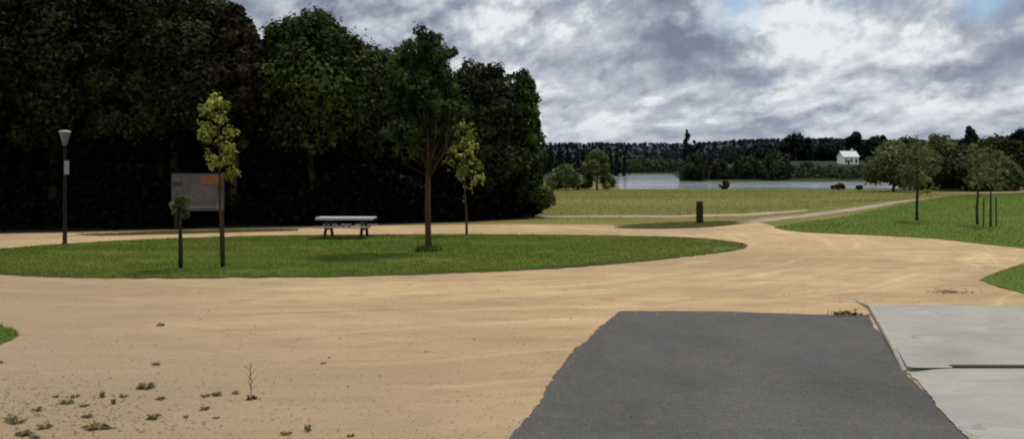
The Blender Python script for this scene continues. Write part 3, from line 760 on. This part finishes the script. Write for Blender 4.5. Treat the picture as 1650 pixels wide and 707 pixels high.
# trees on the right
tree('willow_like_tree', 'broad pale green tree on two thin trunks by the water at right', 'tree', mats=(LR, bk), ncl=44, n=11000, size=.24, shape='wide_base', z0=.9, seed=131, r0=.12, **ptree(1440, 106, 226, 104))
rt = [(1486, 116, 234, 92, LR, 'pale green bushy tree between the willow-like tree and the thin sapling'), (1596, 104, 244, 96, LR, 'lower grey-green bush in front of the dark thicket behind the bank saplings'), (1740, 112, 222, 120, LM, 'dark tree of the thicket beyond the right edge of the picture'), (1512, 118, 214, 104, LR, 'green bushy tree right of the willow-like tree, behind the thin sapling'), (1562, 128, 203, 46, LC, 'dark tall tree poking above the right-hand thicket'),
      (1556, 108, 230, 104, LM, 'dark rounded tree behind the two bank saplings'), (1612, 112, 217, 112, LM, 'dark olive tree right of the bank saplings'), (1642, 130, 207, 60, LC, 'dark tree topping the thicket near the right edge'),
      (1690, 110, 226, 110, LM, 'dark tree cut by the right edge of the picture')]
for i, (px, D, top, w_, lf, lab) in enumerate(rt):
    tree('thicket_tree', lab, 'tree', mats=(lf, bk), ncl=46, n=9500, size=.27, shape='wide_base', z0=.2, seed=140 + i, group='thicket at the right behind the bank', **ptree(px, D, top, w_))
# pale path that climbs behind the bank
sheet('upper_path', ragged([at(1500, 100).xy[:], at(1600, 101).xy[:], at(1700, 99).xy[:], at(1700, 94).xy[:], at(1600, 96).xy[:], at(1500, 96.5).xy[:]], 1, .1, 5), .02, M['track'], 3)

# ------------------------------------------------------------------ white house on the knoll
def house():
    D = 300; loc = at(1366, D); base = zpix(265.5, D); w = 25 / F * D; hw = 2.6; dp = 4.6
    loc.z = base
    t = thing('white_house', 'small white house with pale roof among dark trees beyond the lake', 'house', loc, .12)
    mb = MB(); mb.add([(-w / 2, -dp / 2, -3), (w / 2, -dp / 2, -3), (w / 2, dp / 2, -3), (-w / 2, dp / 2, -3), (-w / 2, -dp / 2, hw), (w / 2, -dp / 2, hw), (w / 2, dp / 2, hw), (-w / 2, dp / 2, hw), (-w / 2, 0, hw + 1.75), (w / 2, 0, hw + 1.75)],
                      [(0, 1, 5, 4), (1, 2, 6, 9, 5), (2, 3, 7, 6), (3, 0, 4, 8, 7)]); mb.build('wall', M['white'], t)
    rf = MB(); o = .3
    for s in (-1, 1):
        a = (-w / 2 - o, s * (dp / 2 + o), hw - .12); b = (w / 2 + o, s * (dp / 2 + o), hw - .12); c = (w / 2 + o, 0, hw + 1.9); d = (-w / 2 - o, 0, hw + 1.9)
        up = [(x, y, z + .14) for x, y, z in (a, b, c, d)]
        rf.add([a, b, c, d] + up, [(0, 1, 2, 3), (7, 6, 5, 4), (0, 4, 5, 1), (1, 5, 6, 2), (2, 6, 7, 3), (3, 7, 4, 0)])
    r_ = rf.build('roof', M['slate'], t)
    ch = MB(); ch.box((w * .32, .3, hw + 2.2), (.6, .6, 1.2), 0, .03); ch.build('chimney', M['white'], r_)
    for x in (-1.75, .1, 1.8):
        f = MB(); f.box((x, -dp / 2 - .02, 1.35), (.9, .08, 1.3), 0, .01); fo = f.build('window', M['white'], t)
        g_ = MB(); g_.box((x, -dp / 2 - .075, 1.35), (.7, .05, 1.1), 0, .01); g_.build('pane', M['window'], fo)
    d_ = MB(); d_.box((-.85, -dp / 2 - .03, .6), (.7, .08, 2.0), 0, .01); d_.build('door', M['wood_dark'], t)
house()

# ------------------------------------------------------------------ picnic table
def picnic():
    loc = hit(558, 383.5); t = thing('picnic_table', 'picnic table with pale lilac top and attached benches on the island', 'picnic table', loc, -.03)
    Lh = 2.12
    tb = MB()
    for i in range(5): tb.box((0, -.30 + i * .15, .755), (Lh, .138, .045), 0, .006)
    tb.build('table_top', M['table'], t)
    tr = MB(); tr.box((0, -.385, .735), (Lh - .01, .018, .085), 0, .003).box((0, .385, .735), (Lh - .01, .018, .085), 0, .003); tr.build('edge_board', M['table'], t)
    for s in (-1, 1):
        b = MB()
        for k in range(2): b.box((0, s * (.62 + .15 * k), .44), (Lh - .1, .138, .045), 0, .006)
        b.build('bench', M['bench'], t)
    for x in (-.66, .66):
        lg = MB()
        for s in (-1, 1):
            a = Vector((x, s * .22, .73)); b = Vector((x, s * .66, -.02)); d = (b - a).normalized(); n = Vector((0, d.z, -d.y)) * .055
            vs = [a + n + Vector((-.04, 0, 0)), a - n + Vector((-.04, 0, 0)), b - n + Vector((-.04, 0, 0)), b + n + Vector((-.04, 0, 0))]
            vs += [q + Vector((.08, 0, 0)) for q in vs]
            lg.add(vs, [(0, 1, 2, 3), (7, 6, 5, 4), (0, 4, 5, 1), (1, 5, 6, 2), (2, 6, 7, 3), (3, 7, 4, 0)])
        lg.box((x + .062, 0, .375), (.04, 1.62, .09), 0, .004); lg.box((x + .062, 0, .68), (.04, .70, .09), 0, .004)
        lg.build('leg_frame', M['wood_dark'], t)
    br = MB(); br.tube([(-.62, 0, .66), (0, 0, .39), (.62, 0, .66)], [.03, .03, .03], 6); br.build('brace', M['wood_dark'], t)
picnic()

# ------------------------------------------------------------------ notice board
def board():
    loc = brd; D = loc.y
    t = thing('notice_board', 'notice board with a grey and orange map panel on two dark posts', 'notice board', loc)
    z0, z1 = zpix(339, D), zpix(280, D); xl, xr = (277 - 319) / F * D, (361 - 319) / F * D
    for x0 in (xl + .15, xr - .15):
        p = MB(); p.box((x0, .05, z1 / 2 - .05), (.11, .09, z1), 0, .01); p.build('post', M['wood_dark'], t)
    cx, w, h = (xl + xr) / 2, xr - xl, z1 - z0
    b = MB(); b.box((cx, -.02, (z0 + z1) / 2), (w, .035, h), 0, .004); pn = b.build('panel', M['board_print'], t)
    fr = MB()
    fr.box((cx, -.02, z1 + .012), (w + .05, .05, .024), 0, .004).box((cx, -.02, z0 - .012), (w + .05, .05, .024), 0, .004)
    fr.box((xl - .012, -.02, (z0 + z1) / 2), (.024, .05, h), 0, .004).box((xr + .012, -.02, (z0 + z1) / 2), (.024, .05, h), 0, .004); fr.build('frame', M['wood_dark'], t)
    def patch(name, u0, v0, u1, v1, mat, dep, blob=False):
        q = MB()
        if blob:
            n = 22; vs = []
            for k in range(n):
                a = 2 * PI * k / n; rr = 1 + .14 * math.sin(3 * a + 1) + .08 * math.sin(5 * a)
                vs.append((xl + w * ((u0 + u1) / 2 + (u1 - u0) / 2 * rr * math.cos(a)), dep, z1 - h * ((v0 + v1) / 2 + (v1 - v0) / 2 * rr * math.sin(a))))
            q.add(vs, [tuple(range(n))])
        else: q.add([(xl + w * u0, dep, z1 - h * v1), (xl + w * u1, dep, z1 - h * v1), (xl + w * u1, dep, z1 - h * v0), (xl + w * u0, dep, z1 - h * v0)], [(0, 1, 2, 3)])
        q.build(name, mat, pn)
    d = -.0395
    patch('map_area', .30, .30, .84, .80, M['print_grey'], d, True)
    patch('orange_block', .56, .04, .97, .27, M['print_orange'], d - .002)
    patch('brown_strip', .02, .22, .22, .34, M['print_brown'], d)
    patch('brown_strip', .88, .30, .98, .52, M['print_brown'], d)
    patch('green_area', .04, .55, .30, .94, M['print_green'], d - .002, True)
    patch('blue_area', .86, .62, .97, .86, M['print_blue'], d)
    patch('pale_line', .34, .87, .98, .93, M['print_pale'], d)
M['board_print'] = plain('faded_print', (.080, .066, .068), .6, .25, 5, .3, 0); M['print_grey'] = plain('print_grey', (.105, .078, .072), .6, .25, 6, .3, 0)
M['print_orange'] = plain('print_orange', (.20, .07, .02), .6, .3, 8, .3, 0); M['print_brown'] = plain('print_brown', (.045, .022, .018), .6, .3, 8, .3, 0)
M['print_green'] = plain('print_green', (.025, .045, .013), .6, .4, 12, .3, 0); M['print_blue'] = plain('print_blue', (.07,.09,.09), .6, .3, 8, .3, 0); M['print_pale'] = plain('print_pale', (.14, .13, .14), .6, .1, 8, .3, 0)
board()

# ------------------------------------------------------------------ street lamp
def lamp():
    loc = hit(104.5, 394); D = loc.y; top = zpix(212, D)
    t = thing('street_lamp', 'dark street lamp with pale cone-shaped lantern at the left', 'street lamp', loc)
    p = MB(); p.lathe([(.10, -.1), (.10, .02), (.075, .05), (.06, .8), (.055, .85), (.045, top - .5), (.05, top - .48)], 16); p.build('pole', M['steel'], t, True)
    l = MB(); l.lathe([(.045, top - .48), (.065, top - .44), (.175, top - .06), (.18, top - .04)], 20); l.build('lantern', M['lampglass'], t, True)
    c = MB(); c.lathe([(.20, top - .04), (.20, top - .02), (.15, top + .03), (.03, top + .05)], 20); c.build('cap', M['plate'], t, True)
    cl = MB(); cl.lathe([(.052, 1.9), (.06, 1.91), (.06, 1.97), (.052, 1.98)], 14); cl.build('collar', M['steel'], t, True)
    n = MB(); n.box((.09, -.06, zpix(270, D)), (.15, .02, .46), .2, .004); n.build('notice_plate', M['plate'], t)
    for yy in (262, 278): b = MB(); b.box((.03, -.03, zpix(yy, D)), (.12, .03, .03), .2, .004); b.build('bracket', M['steel'], t)
lamp()

# ------------------------------------------------------------------ timber bollard
def bollard():
    loc = hit(1127.5, 359.5); t = thing('timber_post', 'short thick dark timber post at the edge of the meadow', 'post', loc, .35)
    b = MB(); b.box((0, 0, .38), (.25, .25, .96), 0, .02); b.build('post', M['wood_dark'], t)
    g_ = MB(); g_.box((0, 0, .875), (.20, .20, .03), 0, .01); g_.build('groove', M['wood_dark'], t)
    c = MB(); c.box((0, 0, .965), (.25, .25, .15), 0, .035); c.build('cap', M['wood_dark'], t)
bollard()

# ------------------------------------------------------------------ weeds on the sand
def weed_mesh(seed, w, h, n):
    r = np.random.default_rng(seed); a = r.uniform(0, 2 * PI, n); ln = w * .5 * r.uniform(.5, 1, n); el = r.uniform(.05, 1., n)
    d = np.stack([np.cos(a), np.sin(a), np.zeros(n)], 1); s = np.stack([-np.sin(a), np.cos(a), np.zeros(n)], 1) * (w * .045) * r.uniform(.6, 1.3, n)[:, None]
    up = np.array([0, 0, 1.])
    b = d * .01; m = d * ln[:, None] * .55 + up * (h * el)[:, None]; e = d * ln[:, None] + up * (h * el * r.uniform(.2, 1.1, n))[:, None]
    V = np.stack([b - s * .3, b + s * .3, m + s, e, m - s], 1).reshape(-1, 3)
    return mesh_np('weed', V, np.arange(n * 5).reshape(n, 5), np.repeat(r.random(n), 5))
wm = [weed_mesh(k, .2, .06, 26) for k in range(4)] + [weed_mesh(9, .14, .10, 22)]
spots = [(108, 650, 1.0, 'low weed'), (121, 640, .8, ''), (141, 672, .9, ''), (59, 662, .9, ''), (72, 690, 1.0, ''), (247, 674, 1.2, ''), (259, 643, .8, ''), (251, 588, .9, ''), (331, 639, .8, ''), (349, 637, 1.0, ''), (329, 660, .9, ''), (521, 586, .5, ''),
         (380, 634, .8, ''), (39, 701, 1.2, ''), (16, 678, 1.1, ''), (28, 682, 1.0, ''), (55, 706, .9, ''), (135, 655, .7, ''), (90, 640, .6, ''), (200, 640, .7, ''), (460, 700, .8, ''), (565, 703, .6, ''), (0, 585, .7, ''), (300, 672, .5, ''), (348, 674, .5, '')]
for i, (px, py, s, _) in enumerate(spots):
    p = hit(px, py); o = obj('weed', wm[i % 4], M['weed'], None, (p.x, p.y, .004)); o.scale = (s * 1.0, s * .8, s * .7); o.rotation_euler = (0, 0, i * 1.7)
    tag(o, 'small flat dark weed growing out of the sand at lower left', 'weed', 'flat weeds scattered over the sand')
for px, py, s, m_, lab in [(183, 651, .5, 4, 'darkest small weed tuft in the sand, beside the upright stub'), (165, 640, .55, 4, 'upright pale weed stub in the middle of the weedy patch'),
                           (235, 626, 1.15, 0, 'slanting flat weed at the top right of the weedy patch'), (259, 525, .8, 1, 'weed lying alone in the sand just below the island'), (496, 695, .6, 4, 'short upright weed near the bottom edge, rightmost on the sand')]:
    p = hit(px, py); o = obj('weed', wm[m_], M['weed'], None, (p.x, p.y, .004)); o.scale = (s * 1.2, s, s * (1.5 if m_ == 4 else 1)); tag(o, lab, 'weed')
p = hit(157, 691); o = obj('weed', wm[2], M['weed'], None, (p.x, p.y, .004)); o.scale = (2.4, 1.0, .9); tag(o, 'widest flat dark weed mat near the bottom left', 'weed')
def stalk():
    loc = hit(404, 643); t = thing('withered_stalk', 'tall thin withered weed stalk standing in the sand', 'weed', loc); r = random.Random(3)
    mb = MB(); mb.tube([(0, 0, -.02), (.005, 0, .2), (-.01, 0, .40)], [.005, .004, .002], 5)
    for k in range(9):
        z = .1 + .03 * k; a = k * 2.2; mb.tube([(0, 0, z), (math.cos(a) * .07, math.sin(a) * .05, z + .07)], [.003, .0015], 4)
    mb.build('stem', M['weed_dry'], t)
    obj('leaf_rosette', weed_mesh(21, .2, .05, 18), M['weed_dry'], t)
stalk()
p = hit(1363, 508); 
def clod():
    r = np.random.default_rng(5); n = 90; V, Qd = leaves(np.stack([r.normal(0, .16, n), r.normal(0, .06, n), np.abs(r.normal(0, .022, n)) + .012], 1), np.tile([0, 0, 1.], (n, 1)), r.uniform(.02, .05, n))
    o = obj('dead_leaves', mesh_np('dead_leaves', V, Qd, np.repeat(r.random(n), 4)), M['leaf_brown'], None, (p.x, p.y, .012)); tag(o, 'small dark heap of dead leaves against the end of the kerb', 'leaves')
    q = hit(1530, 472); V, Qd = leaves(np.stack([r.normal(0, .22, n), r.normal(0, .1, n), np.abs(r.normal(0, .02, n)) + .01], 1), np.tile([0, 0, 1.], (n, 1)), r.uniform(.015, .04, n))
    o = obj('weed', mesh_np('weed', V, Qd, np.repeat(r.random(n), 4)), M['weed'], None, (q.x, q.y, .006)); tag(o, 'sparse weed patch on the sand behind the concrete apron', 'weed', kind='stuff')
clod()
# loose pebbles: uncountable
def pebbles():
    n = 20000; Y = 6.5 + 17 * rng.random(n) ** 1.5; X = rng.uniform(-.66, .66, n) * Y
    m = ~inside(asp, X, Y) & ~inside(isl, X, Y) & ~((X > P(1404, 491)[0]) & (Y < P(1404, 488)[1]))
    near = inside(asp, X, Y) & ~(inside(asp, X - .3, Y) & inside(asp, X, Y + .5)) & (rng.random(n) < .8)     # a few have rolled on to the asphalt
    k = m | near; X, Y = X[k], Y[k]; n = len(X)
    s = rng.uniform(.004, .012, n) * (1 + (rng.random(n) < .03) * 1.2)
    a = rng.uniform(0, 2 * PI, n)[:, None] + np.array([0, 2.1, 4.2])[None]
    b = np.stack([X[:, None] + np.cos(a) * s[:, None] * 1.3, Y[:, None] + np.sin(a) * s[:, None], np.full((n, 3), .006)], -1)
    tp_ = np.stack([X, Y, .006 + s * .9], -1)[:, None]
    V = np.concatenate([b, tp_], 1).reshape(-1, 3); q = np.arange(n)[:, None] * 4
    T = np.concatenate([q + np.array([[0, 1, 3]]), q + np.array([[1, 2, 3]]), q + np.array([[2, 0, 3]])], 0)
    tag(obj('pebbles', mesh_np('pebbles', V, T, np.repeat(rng.random(n), 4)), M['pebble']), 'loose pale pebbles strewn over the sand', 'pebbles', kind='stuff')
pebbles()
def litter():
    n = 900; px = np.abs(rng.normal(0, 190, n)) ; py = rng.uniform(600, 725, n); Y = F * H / (py - HY); X = (px - HX) / F * Y
    k = rng.random(n) < np.exp(-((py - 660) / 50) ** 2); X, Y = X[k], Y[k]; n = len(X)
    V, Qd = leaves(np.stack([X, Y, np.full(n, .010)], 1), np.tile([0, 0, 3.], (n, 1)), rng.uniform(.008, .03, n), .3)
    V[:, 2] = np.maximum(V[:, 2], .006)
    tag(obj('plant_litter', mesh_np('plant_litter', V, Qd, np.repeat(rng.random(n), 4)), M['weed']), 'dry bits of plants strewn over the sand at lower left', 'litter', kind='stuff')
litter()

# ------------------------------------------------------------------ sky, sun, camera
SUN_EL, SUN_AZ = math.radians(63), math.radians(42)      # azimuth measured from straight ahead (+Y) towards the right (+X)
w = bpy.data.worlds.new('World'); sc.world = w; w.use_nodes = True
nt = w.node_tree; nt.nodes.clear()
sky = nd(nt, 'ShaderNodeTexSky', sky_type='NISHITA'); sky.sun_disc = False; sky.sun_elevation = SUN_EL; sky.sun_rotation = SUN_AZ; sky.air_density = 1.0; sky.dust_density = .3; sky.ozone_density = 1.5
tc = nd(nt, 'ShaderNodeTexCoord'); D0 = tc.outputs['Generated']
sp = nd(nt, 'ShaderNodeSeparateXYZ'); L(nt, D0, sp.inputs[0])
zz = math_(nt, 'ADD', math_(nt, 'MAXIMUM', sp.outputs[2], 0.0), .30)
cb = nd(nt, 'ShaderNodeCombineXYZ'); L(nt, sp.outputs[0], cb.inputs[0]); L(nt, sp.outputs[1], cb.inputs[1])
lz = math_(nt, 'MULTIPLY', math_(nt, 'LOGARITHM', math_(nt, 'ADD', math_(nt, 'MAXIMUM', sp.outputs[2], 0.0), .07), math.e), .30)      # clouds flatten towards the horizon
L(nt, math_(nt, 'SUBTRACT', lz, math_(nt, 'MULTIPLY', sp.outputs[0], .22)), cb.inputs[2])
def shift(off):
    v = nd(nt, 'ShaderNodeVectorMath', operation='ADD'); L(nt, cb.outputs[0], v.inputs[0]); v.inputs[1].default_value = off; return v.outputs[0]
SC = 6.5
def vor(vec, scale):
    n = nd(nt, 'ShaderNodeTexVoronoi', feature='F1'); n.inputs['Scale'].default_value = scale; n.inputs['Detail'].default_value = 3
    n.inputs['Roughness'].default_value = .55; n.inputs['Lacunarity'].default_value = 2.2; n.normalize = True
    L(nt, vec, n.inputs['Vector']); return n.outputs['Distance']
wn = nd(nt, 'ShaderNodeTexNoise'); wn.inputs['Scale'].default_value = 12.0; wn.inputs['Detail'].default_value = 5; L(nt, cb.outputs[0], wn.inputs['Vector'])
def warped(off, k=.07):
    a = nd(nt, 'ShaderNodeVectorMath', operation='SCALE'); L(nt, wn.outputs['Color'], a.inputs[0]); a.inputs['Scale'].default_value = k
    v = nd(nt, 'ShaderNodeVectorMath', operation='ADD'); L(nt, shift(off), v.inputs[0]); L(nt, a.outputs[0], v.inputs[1]); return v.outputs[0]
def height(off):
    return math_(nt, 'ADD', math_(nt, 'MULTIPLY', noise(nt, shift(off), SC, 9, .60, .15), .75), math_(nt, 'MULTIPLY', math_(nt, 'SUBTRACT', 1.0, vor(warped(off), 11.0)), .42))
n1 = math_(nt, 'SUBTRACT', height((3.1, 7.7, 0)), .14)
n2 = math_(nt, 'SUBTRACT', height((3.1 + .006, 7.7, .020)), .14)        # the same clouds a step nearer the sun: gives lit edges
n3 = noise(nt, shift((11.3, 2.2, 5)), 3.2, 4, .5, .2)
warp = noise(nt, shift((1, 1, 9)), 14.0, 5, .6)
def blobs(lst):
    acc = None
    for px, py, rad, amp in lst:
        d = Vector(((px - HX) / F, 1, (HY - py) / F)).normalized()
        v = nd(nt, 'ShaderNodeVectorMath', operation='DISTANCE'); L(nt, D0, v.inputs[0]); v.inputs[1].default_value = d
        dd = math_(nt, 'ADD', v.outputs['Value'], math_(nt, 'MULTIPLY', math_(nt, 'SUBTRACT', warp, .5), .9 * rad / F * 1.6))
        mr = nd(nt, 'ShaderNodeMapRange', interpolation_type='SMOOTHSTEP'); L(nt, dd, mr.inputs[0])
        mr.inputs[1].default_value = 0; mr.inputs[2].default_value = rad / F; mr.inputs[3].default_value = amp; mr.inputs[4].default_value = 0
        acc = mr.outputs[0] if acc is None else math_(nt, 'ADD', acc, mr.outputs[0])
    return acc
tone = blobs([(540, 0, 230, -.24), (690, 25, 110, -.10), (1095, 55, 100, -.26), (900, 130, 110, -.10), (1440, 125, 100, -.12), (1630, 110, 110, -.18), (1190, 100, 60, -.10), (1560, 60, 80, -.08), (1400, 40, 60, -.05),
              (850, 60, 130, .16), (950, 85, 90, .14), (1290, 60, 130, .15), (1470, 55, 120, .12), (1160, 110, 60, .12), (1560, 30, 70, .10), (1060, 130, 60, .08), (930, 170, 90, .10)])
blue = blobs([(1192, 4, 62, 1.1), (1370, -22, 70, .45), (1585, -8, 66, .8), (140, 8, 60, .7), (1620, 100, 60, .12)])
shp = nd(nt, 'ShaderNodeMapRange', interpolation_type='SMOOTHSTEP'); L(nt, n1, shp.inputs[0]); shp.inputs[1].default_value = .46; shp.inputs[2].default_value = .60
lit = math_(nt, 'ADD', math_(nt, 'MULTIPLY', math_(nt, 'SUBTRACT', n1, n2), 3.0), math_(nt, 'MULTIPLY', math_(nt, 'SUBTRACT', shp.outputs[0], .5), .34))
val = math_(nt, 'ADD', math_(nt, 'ADD', math_(nt, 'ADD', .60, lit), math_(nt, 'MULTIPLY', math_(nt, 'SUBTRACT', n3, .5), .5)), tone)
val = math_(nt, 'ADD', val, math_(nt, 'MULTIPLY', math_(nt, 'SUBTRACT', n1, .5), .45), clamp=True)
cloud = ramp(nt, val, [(.0, (.20, .225, .30)), (.28, (.29, .325, .41)), (.50, (.415, .46, .535)), (.75, (.585, .62, .665)), (1.0, (.82, .84, .86))])
# a smoother, greyer band near the horizon
hz = nd(nt, 'ShaderNodeMapRange', interpolation_type='SMOOTHSTEP'); L(nt, sp.outputs[2], hz.inputs[0]); hz.inputs[1].default_value = .0; hz.inputs[2].default_value = .07; hz.inputs[3].default_value = .6; hz.inputs[4].default_value = 0
cloud = mixc(nt, hz.outputs[0], cloud, (.40, .45, .53))
cl10 = nd(nt, 'ShaderNodeVectorMath', operation='SCALE'); L(nt, cloud, cl10.inputs[0]); cl10.inputs['Scale'].default_value = 10.0
gap = math_(nt, 'ADD', ramp(nt, n3, [(.0, 0.), (1., 0.)]), blue)
cover = math_(nt, 'SUBTRACT', 1.0, math_(nt, 'MULTIPLY', gap, ramp(nt, n1, [(.40, 1.3), (.62, .5)])), clamp=True)
up = nd(nt, 'ShaderNodeMapRange', interpolation_type='SMOOTHSTEP'); L(nt, sp.outputs[2], up.inputs[0]); up.inputs[1].default_value = .22; up.inputs[2].default_value = .8; up.inputs[3].default_value = 10; up.inputs[4].default_value = 17   # an overcast sky is brighter overhead
L(nt, up.outputs[0], cl10.inputs['Scale'])
fin = mixc(nt, cover, sky.outputs[0], cl10.outputs[0])
bg = nd(nt, 'ShaderNodeBackground'); bg.inputs[1].default_value = .1; L(nt, fin, bg.inputs[0])
wo = nd(nt, 'ShaderNodeOutputWorld'); L(nt, bg.outputs[0], wo.inputs[0])

ld = bpy.data.lights.new('sun', 'SUN'); ld.energy = 2.9; ld.angle = math.radians(6); ld.color = (1, .95, .87)
lo = bpy.data.objects.new('sun', ld); C.objects.link(lo)
sd = Vector((math.sin(SUN_AZ) * math.cos(SUN_EL), math.cos(SUN_AZ) * math.cos(SUN_EL), math.sin(SUN_EL)))
lo.rotation_euler = sd.to_track_quat('Z', 'Y').to_euler(); lo.location = (0, 0, 60)

cd_ = bpy.data.cameras.new('camera'); co = bpy.data.objects.new('camera', cd_); C.objects.link(co)
cd_.sensor_width = 36; cd_.lens = 36 * F / 1650; cd_.shift_y = -(353.5 - HY) / 1650; cd_.clip_end = 8000; cd_.clip_start = .1
co.location = (0, 0, H); co.rotation_euler = (PI / 2, 0, 0); sc.camera = co
sc.view_settings.view_transform = 'Standard'; sc.view_settings.look = 'None'; sc.view_settings.exposure = 0; sc.view_settings.gamma = 1
sc.cycles.filter_width = 2.0
sc.cycles.max_bounces = 6; sc.cycles.sample_clamp_indirect = 4
